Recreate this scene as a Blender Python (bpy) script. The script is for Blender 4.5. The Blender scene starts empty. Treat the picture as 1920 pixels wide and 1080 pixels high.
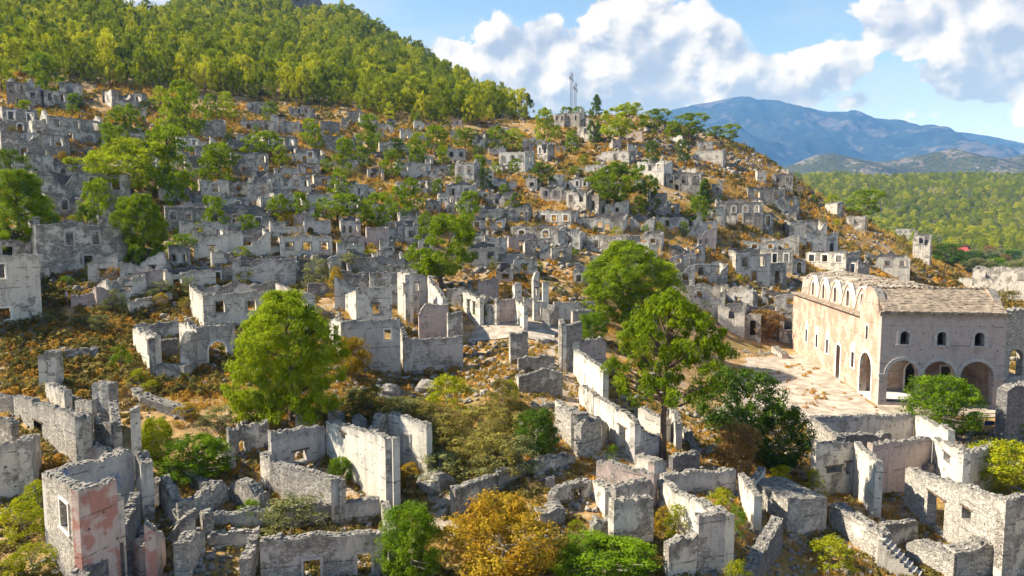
import bpy, math, random
import numpy as np
from mathutils import Vector, Matrix
S = bpy.context.scene
COL = S.collection
R = math.radians

# ------------------------------------------------------------------ camera
F = 1280.0                     # focal length in pixels of the 1920 px wide photograph
PITCH = R(4.9)
CAMZ = 20.0
cam_d = bpy.data.cameras.new('camera')
cam = bpy.data.objects.new('camera', cam_d)
COL.objects.link(cam)
cam_d.sensor_width = 36.0
cam_d.lens = 24.0
cam_d.clip_start = 0.5
cam_d.clip_end = 40000.0
cam.location = (0, 0, CAMZ)
cam.rotation_euler = (R(90) - PITCH, 0, 0)
S.camera = cam

# ------------------------------------------------------------------ sun, sky, exposure
SUN_EL, SUN_PHI = R(42), R(8.5)           # from the left, a little beyond the picture plane
sdir = Vector((-math.cos(SUN_PHI) * math.cos(SUN_EL), math.sin(SUN_PHI) * math.cos(SUN_EL), math.sin(SUN_EL)))
sun_d = bpy.data.lights.new('sun', 'SUN')
sun_d.energy = 4.7
sun_d.angle = R(0.5)
sun_d.color = (1.0, 0.955, 0.89)
sun = bpy.data.objects.new('sun', sun_d)
COL.objects.link(sun)
sun.location = (-300, 80, 300)
sun.rotation_euler = sdir.to_track_quat('Z', 'Y').to_euler()
S.view_settings.view_transform = 'Standard'
S.view_settings.look = 'None'
S.view_settings.gamma = 1.0
S.view_settings.exposure = 1.36


class NT:
    """small helper for node trees"""
    def __init__(s, tree):
        s.t = tree
        s.n = tree.nodes
        s.l = tree.links

    def new(s, typ, **kw):
        n = s.n.new(typ)
        for k, v in kw.items():
            setattr(n, k, v)
        return n

    def put(s, sock, v):
        if hasattr(v, 'is_output'):
            s.l.new(v, sock)
        else:
            sock.default_value = v

    def m(s, op, a, b=0.0, c=0.0, clamp=False):
        n = s.new('ShaderNodeMath', operation=op, use_clamp=clamp)
        s.put(n.inputs[0], a)
        s.put(n.inputs[1], b)
        s.put(n.inputs[2], c)
        return n.outputs[0]

    def vm(s, op, a, b=(0, 0, 0)):
        n = s.new('ShaderNodeVectorMath', operation=op)
        s.put(n.inputs[0], a)
        s.put(n.inputs[1], b)
        return n.outputs[0]

    def mix(s, f, a, b, blend='MIX'):
        n = s.new('ShaderNodeMix', data_type='RGBA', blend_type=blend)
        s.put(n.inputs[0], f)
        s.put(n.inputs[6], a if hasattr(a, 'is_output') else (*a, 1) if len(a) == 3 else a)
        s.put(n.inputs[7], b if hasattr(b, 'is_output') else (*b, 1) if len(b) == 3 else b)
        return n.outputs[2]

    def noise(s, vec, scale, detail=4.0, rough=0.55, dim='3D'):
        n = s.new('ShaderNodeTexNoise', noise_dimensions=dim)
        if vec is not None:
            s.l.new(vec, n.inputs['Vector'])
        n.inputs['Scale'].default_value = scale
        n.inputs['Detail'].default_value = detail
        n.inputs['Roughness'].default_value = rough
        return n.outputs[0]

    def smooth(s, x, lo, hi, a=0.0, b=1.0):
        n = s.new('ShaderNodeMapRange', interpolation_type='SMOOTHSTEP')
        s.put(n.inputs[0], x)
        s.put(n.inputs[1], lo)
        s.put(n.inputs[2], hi)
        s.put(n.inputs[3], a)
        s.put(n.inputs[4], b)
        return n.outputs[0]

    def xyz(s, x, y, z):
        n = s.new('ShaderNodeCombineXYZ')
        s.put(n.inputs[0], x)
        s.put(n.inputs[1], y)
        s.put(n.inputs[2], z)
        return n.outputs[0]


world = bpy.data.worlds.new('World')
S.world = world
world.use_nodes = True
W = NT(world.node_tree)
W.n.clear()
sky = W.new('ShaderNodeTexSky', sky_type='NISHITA')
sky.sun_disc = False
sky.sun_elevation = SUN_EL
sky.sun_rotation = math.atan2(sdir.x, sdir.y)
sky.altitude = 100
sky.air_density = 1.0
sky.dust_density = 0.0
sky.ozone_density = 1.8
bg_sky = W.new('ShaderNodeBackground')
bg_sky.inputs[1].default_value = 0.076
W.l.new(sky.outputs[0], bg_sky.inputs[0])
tc = W.new('ShaderNodeTexCoord')
sp = W.new('ShaderNodeSeparateXYZ')
W.l.new(tc.outputs['Generated'], sp.inputs[0])
az = W.m('ARCTAN2', sp.outputs[0], sp.outputs[1])
el = W.m('ARCSINE', sp.outputs[2])


def azel(u, v):
    Y = (540 - v) / F
    d = Vector(((u - 960) / F, math.cos(PITCH) + Y * math.sin(PITCH), -math.sin(PITCH) + Y * math.cos(PITCH))).normalized()
    return math.atan2(d.x, d.y), math.asin(d.z)


# heaped clouds: (u, v, half width, half height, strength)
BLOBS = [(985, 130, 70, 60, 1.0), (1030, 80, 50, 45, .95), (1180, 45, 90, 45, 1.05), (1120, 120, 110, 70, 1.05), (1160, 165, 250, 62, 1.1), (1290, 110, 90, 50, .95),
         (1400, 165, 150, 55, .9), (830, 95, 55, 26, .75), (890, 125, 50, 36, .8), (1540, 98, 150, 18, .52), (1840, 25, 120, 42, 1.2), (1870, 135, 75, 45, 1.15),
         (1600, 192, 150, 26, .6), (1740, 212, 160, 26, .52), (270, -10, 90, 50, .9), (1900, 95, 80, 40, .8), (1150, 212, 300, 30, .95), (1830, 195, 100, 28, .45), (1480, 185, 110, 28, .68)]


def coverage(a, e):
    cov = None
    for (u, v, ru, rv, k) in BLOBS:
        ca, ce = azel(u, v)
        da = W.m('MULTIPLY', W.m('SUBTRACT', a, ca), F / ru * 0.9)
        de = W.m('MULTIPLY', W.m('SUBTRACT', e, ce), F / rv * 0.95)
        r2 = W.m('ADD', W.m('MULTIPLY', da, da), W.m('MULTIPLY', de, de))
        g = W.m('MULTIPLY', W.m('EXPONENT', W.m('MULTIPLY', r2, -0.7)), k)
        cov = g if cov is None else W.m('MAXIMUM', cov, g)
    return cov


def lumps(a, e):
    """cauliflower relief: rounded cells at two sizes, warped by noise"""
    p = W.xyz(a, W.m('MULTIPLY', e, 1.15), 0.37)
    nz = W.new('ShaderNodeTexNoise', noise_dimensions='2D')
    W.l.new(p, nz.inputs['Vector'])
    nz.inputs['Scale'].default_value = 13.0
    nz.inputs['Detail'].default_value = 5.0
    nz.inputs['Roughness'].default_value = 0.6
    q = W.vm('ADD', p, W.vm('MULTIPLY', W.vm('SUBTRACT', nz.outputs['Color'], (.5, .5, .5)), (.075, .075, 0)))
    out = W.m('MULTIPLY', W.m('SUBTRACT', nz.outputs[0], 0.5), 0.75)
    for sc, k in ((10.0, 0.62), (24.0, 0.34)):
        vor = W.new('ShaderNodeTexVoronoi', feature='SMOOTH_F1', voronoi_dimensions='2D')
        W.l.new(q, vor.inputs['Vector'])
        vor.inputs['Scale'].default_value = sc
        vor.inputs['Smoothness'].default_value = 0.25
        out = W.m('ADD', out, W.m('MULTIPLY', W.m('SUBTRACT', 0.5, vor.outputs['Distance']), k))
    return out, p


l1, p1 = lumps(az, el)
l2, _ = lumps(W.m('SUBTRACT', az, 0.018), W.m('ADD', el, 0.020))
big = W.noise(p1, 2.6, 2.0, 0.5, '2D')
cov = W.m('ADD', coverage(az, el), W.m('MULTIPLY', W.m('SUBTRACT', big, 0.5), 0.4))
dens = W.m('SUBTRACT', W.m('ADD', cov, l1), 0.44)
alpha = W.smooth(dens, -0.02, 0.13)
veil = W.noise(W.xyz(W.m('MULTIPLY', az, 1.0), W.m('MULTIPLY', el, 4.2), 1.3), 2.7, 5.0, 0.6, '2D')
veil = W.smooth(veil, 0.40, 0.76, 0.0, 0.55)
bank = W.m('MULTIPLY', W.smooth(el, 0.20, 0.11), W.smooth(W.noise(p1, 6.0, 5.0, 0.6, '2D'), 0.34, 0.62, 0.10, 0.8))
veil = W.m('MAXIMUM', veil, bank)
alpha_all = W.m('MAXIMUM', alpha, veil)
low = W.smooth(el, 0.10, 0.30, 0.16, -0.06)
shade = W.smooth(W.m('ADD', W.m('ADD', W.m('MULTIPLY', W.m('SUBTRACT', l2, l1), 1.35), W.m('MULTIPLY', dens, 0.26)), low), -0.26, 0.46)
ccol = W.mix(shade, (1.05, 1.03, 1.0), (0.40, 0.44, 0.54))
vcol = W.mix(alpha, (0.60, 0.69, 0.84), ccol)
bg_cl = W.new('ShaderNodeBackground')
bg_cl.inputs[1].default_value = 0.41
W.l.new(vcol, bg_cl.inputs[0])
mixs = W.new('ShaderNodeMixShader')
W.l.new(alpha_all, mixs.inputs[0])
W.l.new(bg_sky.outputs[0], mixs.inputs[1])
W.l.new(bg_cl.outputs[0], mixs.inputs[2])
wo = W.new('ShaderNodeOutputWorld')
W.l.new(mixs.outputs[0], wo.inputs[0])

world.cycles.sampling_method = 'NONE'
S.cycles.max_bounces = 4
S.cycles.diffuse_bounces = 2
S.cycles.transmission_bounces = 3
S.cycles.transparent_max_bounces = 4
S.cycles.use_adaptive_sampling = True
S.cycles.adaptive_threshold = 0.02

# ------------------------------------------------------------------ helpers
rng = np.random.default_rng(7)
rnd = random.Random(11)


def unproj(u, v, d):
    """point at world depth y=d seen at photo pixel (u, v)"""
    Y = (540 - v) / F
    t = d / (math.cos(PITCH) + Y * math.sin(PITCH))
    return Vector(((u - 960) / F * t, d, CAMZ + t * (-math.sin(PITCH) + Y * math.cos(PITCH))))


def project(p):
    x, y, z = p[0], p[1], p[2] - CAMZ
    c, s = math.cos(PITCH), math.sin(PITCH)
    zz = y * c - z * s
    yy = y * s + z * c
    return 960 + F * x / zz, 540 - F * yy / zz


def obj(name, verts, faces, mat, parent=None, smooth=False):
    me = bpy.data.meshes.new(name)
    me.from_pydata(verts, [], faces)
    if mat is not None:
        me.materials.append(mat)
    if smooth:
        me.polygons.foreach_set('use_smooth', np.ones(len(me.polygons), dtype=bool))
    me.update()
    o = bpy.data.objects.new(name, me)
    COL.objects.link(o)
    if parent:
        o.parent = parent
    return o


def tri_mesh(name, V, Fc, mat, smooth=False):
    """fast mesh from numpy arrays of verts and triangles"""
    me = bpy.data.meshes.new(name)
    V = np.asarray(V, dtype=np.float32)
    Fc = np.asarray(Fc, dtype=np.int32)
    n = Fc.shape[1]
    me.vertices.add(len(V))
    me.vertices.foreach_set('co', V.ravel())
    me.loops.add(Fc.size)
    me.loops.foreach_set('vertex_index', Fc.ravel())
    me.polygons.add(len(Fc))
    me.polygons.foreach_set('loop_start', np.arange(0, Fc.size, n, dtype=np.int32))
    me.polygons.foreach_set('loop_total', np.full(len(Fc), n, dtype=np.int32))
    if smooth:
        me.polygons.foreach_set('use_smooth', np.ones(len(Fc), dtype=bool))
    me.update(calc_edges=True)
    me.validate()
    if mat is not None:
        me.materials.append(mat)
    return me


def link(name, me, parent=None):
    o = bpy.data.objects.new(name, me)
    COL.objects.link(o)
    if parent:
        o.parent = parent
    return o


def tag(o, label=None, cat=None, group=None, kind=None):
    if label: o['label'] = label
    if cat: o['category'] = cat
    if group: o['group'] = group
    if kind: o['kind'] = kind
    return o


def thing(name, label, cat, loc=(0, 0, 0), rz=0.0, group=None):
    o = bpy.data.objects.new(name, None)
    o.empty_display_size = 0.3
    COL.objects.link(o)
    o.location = loc
    o.rotation_euler = (0, 0, rz)
    return tag(o, label, cat, group)


def vnoise(x, y, seed=0):
    """numpy value noise"""
    xi, yi = np.floor(x).astype(np.int64), np.floor(y).astype(np.int64)
    fx, fy = x - xi, y - yi
    fx, fy = fx * fx * (3 - 2 * fx), fy * fy * (3 - 2 * fy)

    def h(a, b):
        n = (a * 374761393 + b * 668265263 + seed * 1442695041) & 0x7fffffff
        n = ((n ^ (n >> 13)) * 1274126177) & 0x7fffffff
        return ((n ^ (n >> 16)) & 0xffff) / 65535.0
    return (h(xi, yi) * (1 - fx) + h(xi + 1, yi) * fx) * (1 - fy) + (h(xi, yi + 1) * (1 - fx) + h(xi + 1, yi + 1) * fx) * fy


def fbm(x, y, seed=0, oct=4):
    s, a, t = 0.0, 1.0, 0.0
    for i in range(oct):
        s = s + a * vnoise(x * 2 ** i, y * 2 ** i, seed + i)
        t += a
        a *= 0.5
    return s / t - 0.5


# ------------------------------------------------------------------ materials
def base_mat(name):
    m = bpy.data.materials.new(name)
    m.use_nodes = True
    t = NT(m.node_tree)
    b = t.n['Principled BSDF']
    b.inputs['Roughness'].default_value = 0.9
    b.inputs['Specular IOR Level'].default_value = 0.15
    return m, t, b


def wall_mat(name, stone, plaster, cover, stain=0.5, tint=None, tint_amt=0.0, tint_scale=0.5, stone_scale=4.3, mortar=1.0):
    """weathered rubble wall with patches of old lime plaster"""
    m, t, b = base_mat(name)
    g = t.new('ShaderNodeNewGeometry')
    oi = t.new('ShaderNodeObjectInfo')
    pos = g.outputs['Position']
    off = t.vm('ADD', pos, t.xyz(t.m('MULTIPLY', oi.outputs['Random'], 37.0), 0.0, 0.0))
    vor = t.new('ShaderNodeTexVoronoi', feature='F1')
    t.l.new(t.vm('MULTIPLY', pos, (1, 1, 1.5)), vor.inputs['Vector'])
    vor.inputs['Scale'].default_value = stone_scale
    vore = t.new('ShaderNodeTexVoronoi', feature='DISTANCE_TO_EDGE')
    t.l.new(t.vm('MULTIPLY', pos, (1, 1, 1.5)), vore.inputs['Vector'])
    vore.inputs['Scale'].default_value = stone_scale
    sv = t.new('ShaderNodeSeparateColor')
    t.l.new(vor.outputs['Color'], sv.inputs[0])
    edge = t.smooth(vore.outputs['Distance'], 0.0, 0.13)
    fine = t.noise(pos, 9.0, 5.0, 0.65)
    mid = t.noise(off, 0.9, 5.0, 0.6)
    st = t.mix(sv.outputs[0], tuple(c * 0.52 for c in stone), tuple(min(1, c * 1.45) for c in stone))
    st = t.mix(t.m('MULTIPLY', t.m('SUBTRACT', 1.0, edge), 0.7), st, tuple(c * 0.45 * mortar for c in stone))
    st = t.mix(t.smooth(fine, 0.35, 0.7, 0.0, 0.5), st, tuple(c * 1.35 for c in stone))
    pl = t.mix(t.smooth(fine, 0.3, 0.7), tuple(c * 0.82 for c in plaster), plaster)
    pl = t.mix(t.smooth(mid, 0.52, 0.70, 0, 0.55), pl, tuple(c * 0.62 for c in plaster))
    if tint is not None:
        tn = t.noise(off, tint_scale, 5.0, 0.6)
        pl = t.mix(t.smooth(t.m('ADD', tn, t.m('MULTIPLY', t.m('SUBTRACT', fine, 0.5), 0.16)), 0.64 - tint_amt * 0.4, 0.72 - tint_amt * 0.4), pl, tint)
    cn = t.noise(off, 0.62, 7.0, 0.66)
    lo = t.m('SUBTRACT', 0.70 - 0.40 * cover, t.m('MULTIPLY', t.m('SUBTRACT', oi.outputs['Random'], 0.5), 0.12))
    pm = t.smooth(cn, lo, t.m('ADD', lo, 0.05))
    col = t.mix(pm, st, pl)
    # rain streaks and lichen with a shape of their own
    stv = t.noise(t.vm('MULTIPLY', off, (1.6, 1.6, 0.22)), 1.5, 5.0, 0.65)
    sm = t.smooth(stv, 0.50, 0.68, 0.0, stain)
    col = t.mix(sm, col, (0.085, 0.082, 0.085))
    # put-log holes and small losses, cracks along old timber courses
    hv_ = t.new('ShaderNodeTexVoronoi', feature='F1')
    t.l.new(off, hv_.inputs['Vector'])
    hv_.inputs['Scale'].default_value = 1.15
    hole = t.smooth(t.m('ADD', hv_.outputs['Distance'], t.m('MULTIPLY', t.m('SUBTRACT', fine, 0.5), 0.10)), 0.075, 0.11, 0.85, 0.0)
    col = t.mix(hole, col, (0.045, 0.042, 0.04))
    blot = t.noise(off, 2.3, 6.0, 0.72)
    col = t.mix(t.smooth(blot, 0.52, 0.66, 0.0, 0.5 * min(1.0, stain * 2.2)), col, (0.16, 0.15, 0.14))
    sz_ = t.new('ShaderNodeSeparateXYZ')
    t.l.new(off, sz_.inputs[0])
    line = t.m('ABSOLUTE', t.m('SUBTRACT', t.m('FRACT', t.m('MULTIPLY', t.m('ADD', sz_.outputs[2], t.m('MULTIPLY', mid, 0.25)), 0.47)), 0.5))
    col = t.mix(t.m('MULTIPLY', t.smooth(line, 0.012, 0.03, 1.0, 0.0), t.smooth(mid, 0.46, 0.56, 0.0, 0.7)), col, (0.09, 0.08, 0.07))
    # black algae bands hanging from the wall heads, broken up by noise
    ab = t.new('ShaderNodeAttribute', attribute_name='below')
    bn = t.m('ADD', ab.outputs['Fac'], t.m('MULTIPLY', t.m('SUBTRACT', t.noise(t.vm('MULTIPLY', off, (1.0, 1.0, 0.35)), 1.3, 5.0, 0.7), 0.5), 3.2))
    col = t.mix(t.smooth(bn, 0.05, 0.75, stain * 1.25, 0.0), col, (0.10, 0.096, 0.095))
    # the broken tops carry grey lichen-covered rubble
    sn = t.new('ShaderNodeSeparateXYZ')
    t.l.new(g.outputs['True Normal'], sn.inputs[0])
    topm = t.smooth(sn.outputs[2], 0.4, 0.75)
    tcol = t.mix(t.smooth(t.noise(pos, 4.0, 5.0, 0.7), 0.35, 0.65), (0.075, 0.072, 0.068), (0.30, 0.275, 0.235))
    col = t.mix(topm, col, tcol)
    t.l.new(col, b.inputs['Base Color'])
    hgt = t.m('ADD', t.m('MULTIPLY', edge, t.m('SUBTRACT', 1.0, t.m('MULTIPLY', pm, 0.85))), t.m('MULTIPLY', fine, 0.6))
    hgt = t.m('ADD', hgt, t.m('MULTIPLY', pm, 0.6))
    bp = t.new('ShaderNodeBump')
    bp.inputs['Strength'].default_value = 0.6
    bp.inputs['Distance'].default_value = 0.09
    t.l.new(hgt, bp.inputs['Height'])
    t.l.new(bp.outputs[0], b.inputs['Normal'])
    return m


def plain_mat(name, c1, c2, scale=3.0, bump=0.4, rough=0.9, dist=0.05):
    m, t, b = base_mat(name)
    g = t.new('ShaderNodeNewGeometry')
    n = t.noise(g.outputs['Position'], scale, 6.0, 0.65)
    t.l.new(t.mix(t.smooth(n, 0.32, 0.68), c1, c2), b.inputs['Base Color'])
    b.inputs['Roughness'].default_value = rough
    if bump:
        bp = t.new('ShaderNodeBump')
        bp.inputs['Strength'].default_value = bump
        bp.inputs['Distance'].default_value = dist
        t.l.new(n, bp.inputs['Height'])
        t.l.new(bp.outputs[0], b.inputs['Normal'])
    return m


def leaf_mat(name, c1, c2, c3=None, trans=0.35, vary=0.35, scale=0.7):
    m, t, b = base_mat(name)
    g = t.new('ShaderNodeNewGeometry')
    oi = t.new('ShaderNodeObjectInfo')
    n = t.noise(g.outputs['Position'], scale, 3.0, 0.6)
    col = t.mix(t.smooth(n, 0.35, 0.65), c1, c2)
    if c3 is not None:
        col = t.mix(t.smooth(oi.outputs['Random'], 0.55, 1.0, 0.0, 0.8), col, c3)
    hs = t.new('ShaderNodeHueSaturation')
    t.put(hs.inputs['Value'], t.m('ADD', 1.0 - vary * 0.5, t.m('MULTIPLY', oi.outputs['Random'], vary)))
    t.l.new(col, hs.inputs['Color'])
    col = hs.outputs[0]
    t.n.remove(b)
    df = t.new('ShaderNodeBsdfDiffuse')
    tr = t.new('ShaderNodeBsdfTranslucent')
    t.l.new(col, df.inputs[0])
    t.l.new(t.mix(0.35, col, (0.20, 0.24, 0.02)), tr.inputs[0])
    mx = t.new('ShaderNodeMixShader')
    mx.inputs[0].default_value = trans
    t.l.new(df.outputs[0], mx.inputs[1])
    t.l.new(tr.outputs[0], mx.inputs[2])
    t.l.new(mx.outputs[0], t.n['Material Output'].inputs[0])
    return m


M = {}
M['grey'] = wall_mat('grey_rubble_wall', (0.33, 0.295, 0.25), (0.64, 0.58, 0.49), 0.46, 0.42)
M['pale'] = wall_mat('pale_plastered_wall', (0.34, 0.305, 0.255), (0.67, 0.61, 0.52), 0.68, 0.36)
M['white'] = wall_mat('white_plastered_wall', (0.35, 0.315, 0.265), (0.70, 0.65, 0.56), 0.84, 0.30)
M['stone'] = wall_mat('bare_rubble_wall', (0.42, 0.385, 0.335), (0.66, 0.60, 0.51), 0.30, 0.28)
M['pinkish'] = wall_mat('pinkish_plastered_wall', (0.40, 0.345, 0.30), (0.56, 0.44, 0.38), 0.78, 0.30)
M['red'] = wall_mat('red_plastered_wall', (0.40, 0.33, 0.29), (0.56, 0.46, 0.42), 1.0, 0.16, (0.42, 0.215, 0.175), 0.44, 0.7)
M['blue'] = wall_mat('blue_painted_wall', (0.40, 0.36, 0.32), (0.60, 0.56, 0.51), 0.9, 0.25, (0.16, 0.25, 0.42), 0.2, 0.6)
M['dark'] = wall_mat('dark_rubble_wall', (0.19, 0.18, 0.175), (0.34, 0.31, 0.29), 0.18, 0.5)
M['bluegrey'] = wall_mat('bluish_plastered_wall', (0.36, 0.325, 0.285), (0.54, 0.50, 0.46), 0.72, 0.34)
M['church'] = wall_mat('peach_plastered_church_wall', (0.46, 0.39, 0.33), (0.47, 0.305, 0.225), 0.95, 0.2, (0.52, 0.40, 0.31), 0.42, 0.6)
M['front'] = wall_mat('dressed_church_front', (0.44, 0.36, 0.33), (0.50, 0.405, 0.365), 1.05, 0.22)
M['trim'] = plain_mat('lime_white_trim', (0.64, 0.60, 0.53), (0.82, 0.78, 0.70), 2.5, 0.3)
M['trimgrey'] = plain_mat('grey_stone_trim', (0.34, 0.31, 0.29), (0.52, 0.47, 0.43), 3.0, 0.4)
M['rubble'] = plain_mat('loose_rubble', (0.10, 0.095, 0.088), (0.36, 0.33, 0.285), 2.2, 0.7, 0.95, 0.08)
M['slab'] = plain_mat('weathered_roof_slab', (0.15, 0.115, 0.085), (0.37, 0.295, 0.22), 1.6, 0.7, 0.95, 0.06)
M['vault'] = plain_mat('weathered_vault_mortar', (0.18, 0.155, 0.125), (0.42, 0.365, 0.295), 1.1, 0.7, 0.95, 0.08)
M['rock'] = plain_mat('limestone_rock', (0.11, 0.10, 0.09), (0.34, 0.31, 0.27), 0.9, 0.9, 0.95, 0.25)
M['step'] = plain_mat('worn_stone_step', (0.30, 0.275, 0.245), (0.50, 0.455, 0.40), 2.0, 0.4)
M['bark'] = plain_mat('pine_bark', (0.07, 0.045, 0.032), (0.19, 0.125, 0.085), 5.0, 0.8)
M['twig'] = plain_mat('pale_bare_twigs', (0.16, 0.13, 0.10), (0.34, 0.29, 0.24), 6.0, 0.5)
M['timber'] = plain_mat('weathered_timber', (0.07, 0.05, 0.035), (0.20, 0.15, 0.11), 6.0, 0.5)
M['metal'] = plain_mat('galvanised_steel', (0.16, 0.165, 0.18), (0.30, 0.31, 0.33), 3.0, 0.0, 0.5)
M['rust'] = plain_mat('dark_fence_steel', (0.04, 0.035, 0.035), (0.10, 0.075, 0.06), 4.0, 0.0, 0.6)
M['signblue'] = plain_mat('dark_blue_sign', (0.02, 0.025, 0.10), (0.035, 0.04, 0.15), 2.0, 0.0, 0.5)
M['signbrown'] = plain_mat('brown_sign', (0.09, 0.035, 0.015), (0.14, 0.06, 0.02), 2.0, 0.0, 0.5)
M['redroof'] = plain_mat('red_sheet_roof', (0.40, 0.06, 0.06), (0.50, 0.10, 0.09), 0.5, 0.0, 0.5)
M['skin'] = plain_mat('skin', (0.46, 0.27, 0.19), (0.52, 0.31, 0.22), 4.0, 0.0, 0.6)
M['shirt'] = plain_mat('pale_pink_cotton', (0.62, 0.50, 0.50), (0.70, 0.58, 0.57), 4.0, 0.1)
M['denim'] = plain_mat('blue_denim', (0.045, 0.075, 0.15), (0.08, 0.13, 0.22), 6.0, 0.1)
M['hair'] = plain_mat('dark_hair', (0.02, 0.014, 0.01), (0.05, 0.035, 0.025), 9.0, 0.2)
M['shoe'] = plain_mat('dark_shoe', (0.03, 0.03, 0.03), (0.07, 0.065, 0.06), 5.0, 0.0)
M['dust'] = plain_mat('pale_trodden_dust', (0.24, 0.195, 0.145), (0.46, 0.40, 0.33), 0.7, 0.6, 0.95, 0.08)
M['paving'] = plain_mat('pale_worn_paving', (0.42, 0.40, 0.385), (0.60, 0.575, 0.55), 0.6, 0.25)
M['pine'] = leaf_mat('pine_needles', (0.125, 0.205, 0.012), (0.28, 0.36, 0.012), (0.36, 0.40, 0.015), 0.45)
M['pinefar'] = leaf_mat('forest_pine_needles', (0.18, 0.25, 0.012), (0.37, 0.40, 0.012), (0.48, 0.44, 0.02), 0.5, 0.7)
M['pinedark'] = leaf_mat('dark_conifer_needles', (0.055, 0.105, 0.016), (0.13, 0.18, 0.02), None, 0.35)
M['fig'] = leaf_mat('broad_green_leaves', (0.085, 0.17, 0.012), (0.21, 0.32, 0.015), None, 0.45)
M['figdark'] = leaf_mat('dark_broad_leaves', (0.04, 0.085, 0.012), (0.10, 0.17, 0.02), None, 0.35)
M['lime'] = leaf_mat('yellow_green_leaves', (0.24, 0.28, 0.012), (0.42, 0.40, 0.015), None, 0.45)
M['autumn'] = leaf_mat('orange_autumn_leaves', (0.36, 0.20, 0.02), (0.46, 0.32, 0.03), None, 0.42)
M['russet'] = leaf_mat('russet_dry_leaves', (0.20, 0.11, 0.045), (0.34, 0.19, 0.06), None, 0.35)
M['olive'] = leaf_mat('grey_olive_leaves', (0.14, 0.15, 0.055), (0.26, 0.26, 0.10), None, 0.35)
M['brush'] = leaf_mat('brownish_green_brush', (0.19, 0.155, 0.04), (0.30, 0.25, 0.06), None, 0.35, 0.5, 0.5)
M['grass'] = leaf_mat('dry_golden_grass', (0.52, 0.28, 0.05), (0.66, 0.40, 0.09), None, 0.42, 0.3, 0.22)
M['rustgrass'] = leaf_mat('rusty_dry_herbs', (0.38, 0.18, 0.035), (0.58, 0.31, 0.06), None, 0.38, 0.3, 0.15)
M['scrub'] = leaf_mat('thorny_scrub', (0.12, 0.10, 0.03), (0.24, 0.18, 0.055), None, 0.3, 0.3, 0.15)


def ground_mat():
    m, t, b = base_mat('dry_hillside_soil')
    g = t.new('ShaderNodeNewGeometry')
    p = g.outputs['Position']
    n1 = t.noise(p, 0.10, 6.0, 0.62)
    n2 = t.noise(p, 0.55, 6.0, 0.65)
    n3 = t.noise(p, 2.6, 5.0, 0.7)
    col = t.mix(t.smooth(n2, 0.36, 0.62), (0.22, 0.145, 0.07), (0.45, 0.275, 0.105))
    col = t.mix(t.smooth(n1, 0.48, 0.62, 0, 0.75), col, (0.20, 0.15, 0.055))
    vor = t.new('ShaderNodeTexVoronoi', feature='F1')
    t.l.new(p, vor.inputs['Vector'])
    vor.inputs['Scale'].default_value = 1.1
    rockm = t.smooth(t.m('ADD', n2, t.m('MULTIPLY', t.m('SUBTRACT', n1, 0.5), -0.6)), 0.53, 0.66)
    rc = t.mix(t.smooth(n3, 0.35, 0.65), (0.19, 0.165, 0.135), (0.46, 0.39, 0.32))
    col = t.mix(t.m('MULTIPLY', rockm, 0.85), col, rc)
    # far valley floor and the far slopes are under scrub and woodland soil
    sp_ = t.new('ShaderNodeSeparateXYZ')
    t.l.new(p, sp_.inputs[0])
    farm = t.smooth(sp_.outputs[1], 330, 460)
    fc = t.mix(t.smooth(t.noise(p, 0.02, 5.0, 0.6), 0.4, 0.6), (0.05, 0.06, 0.02), (0.13, 0.11, 0.055))
    col = t.mix(farm, col, fc)
    t.l.new(col, b.inputs['Base Color'])
    bp = t.new('ShaderNodeBump')
    bp.inputs['Strength'].default_value = 0.9
    bp.inputs['Distance'].default_value = 0.35
    h = t.m('ADD', n2, t.m('MULTIPLY', n3, 0.35))
    t.l.new(h, bp.inputs['Height'])
    t.l.new(bp.outputs[0], b.inputs['Normal'])
    return m


M['ground'] = ground_mat()

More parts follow.
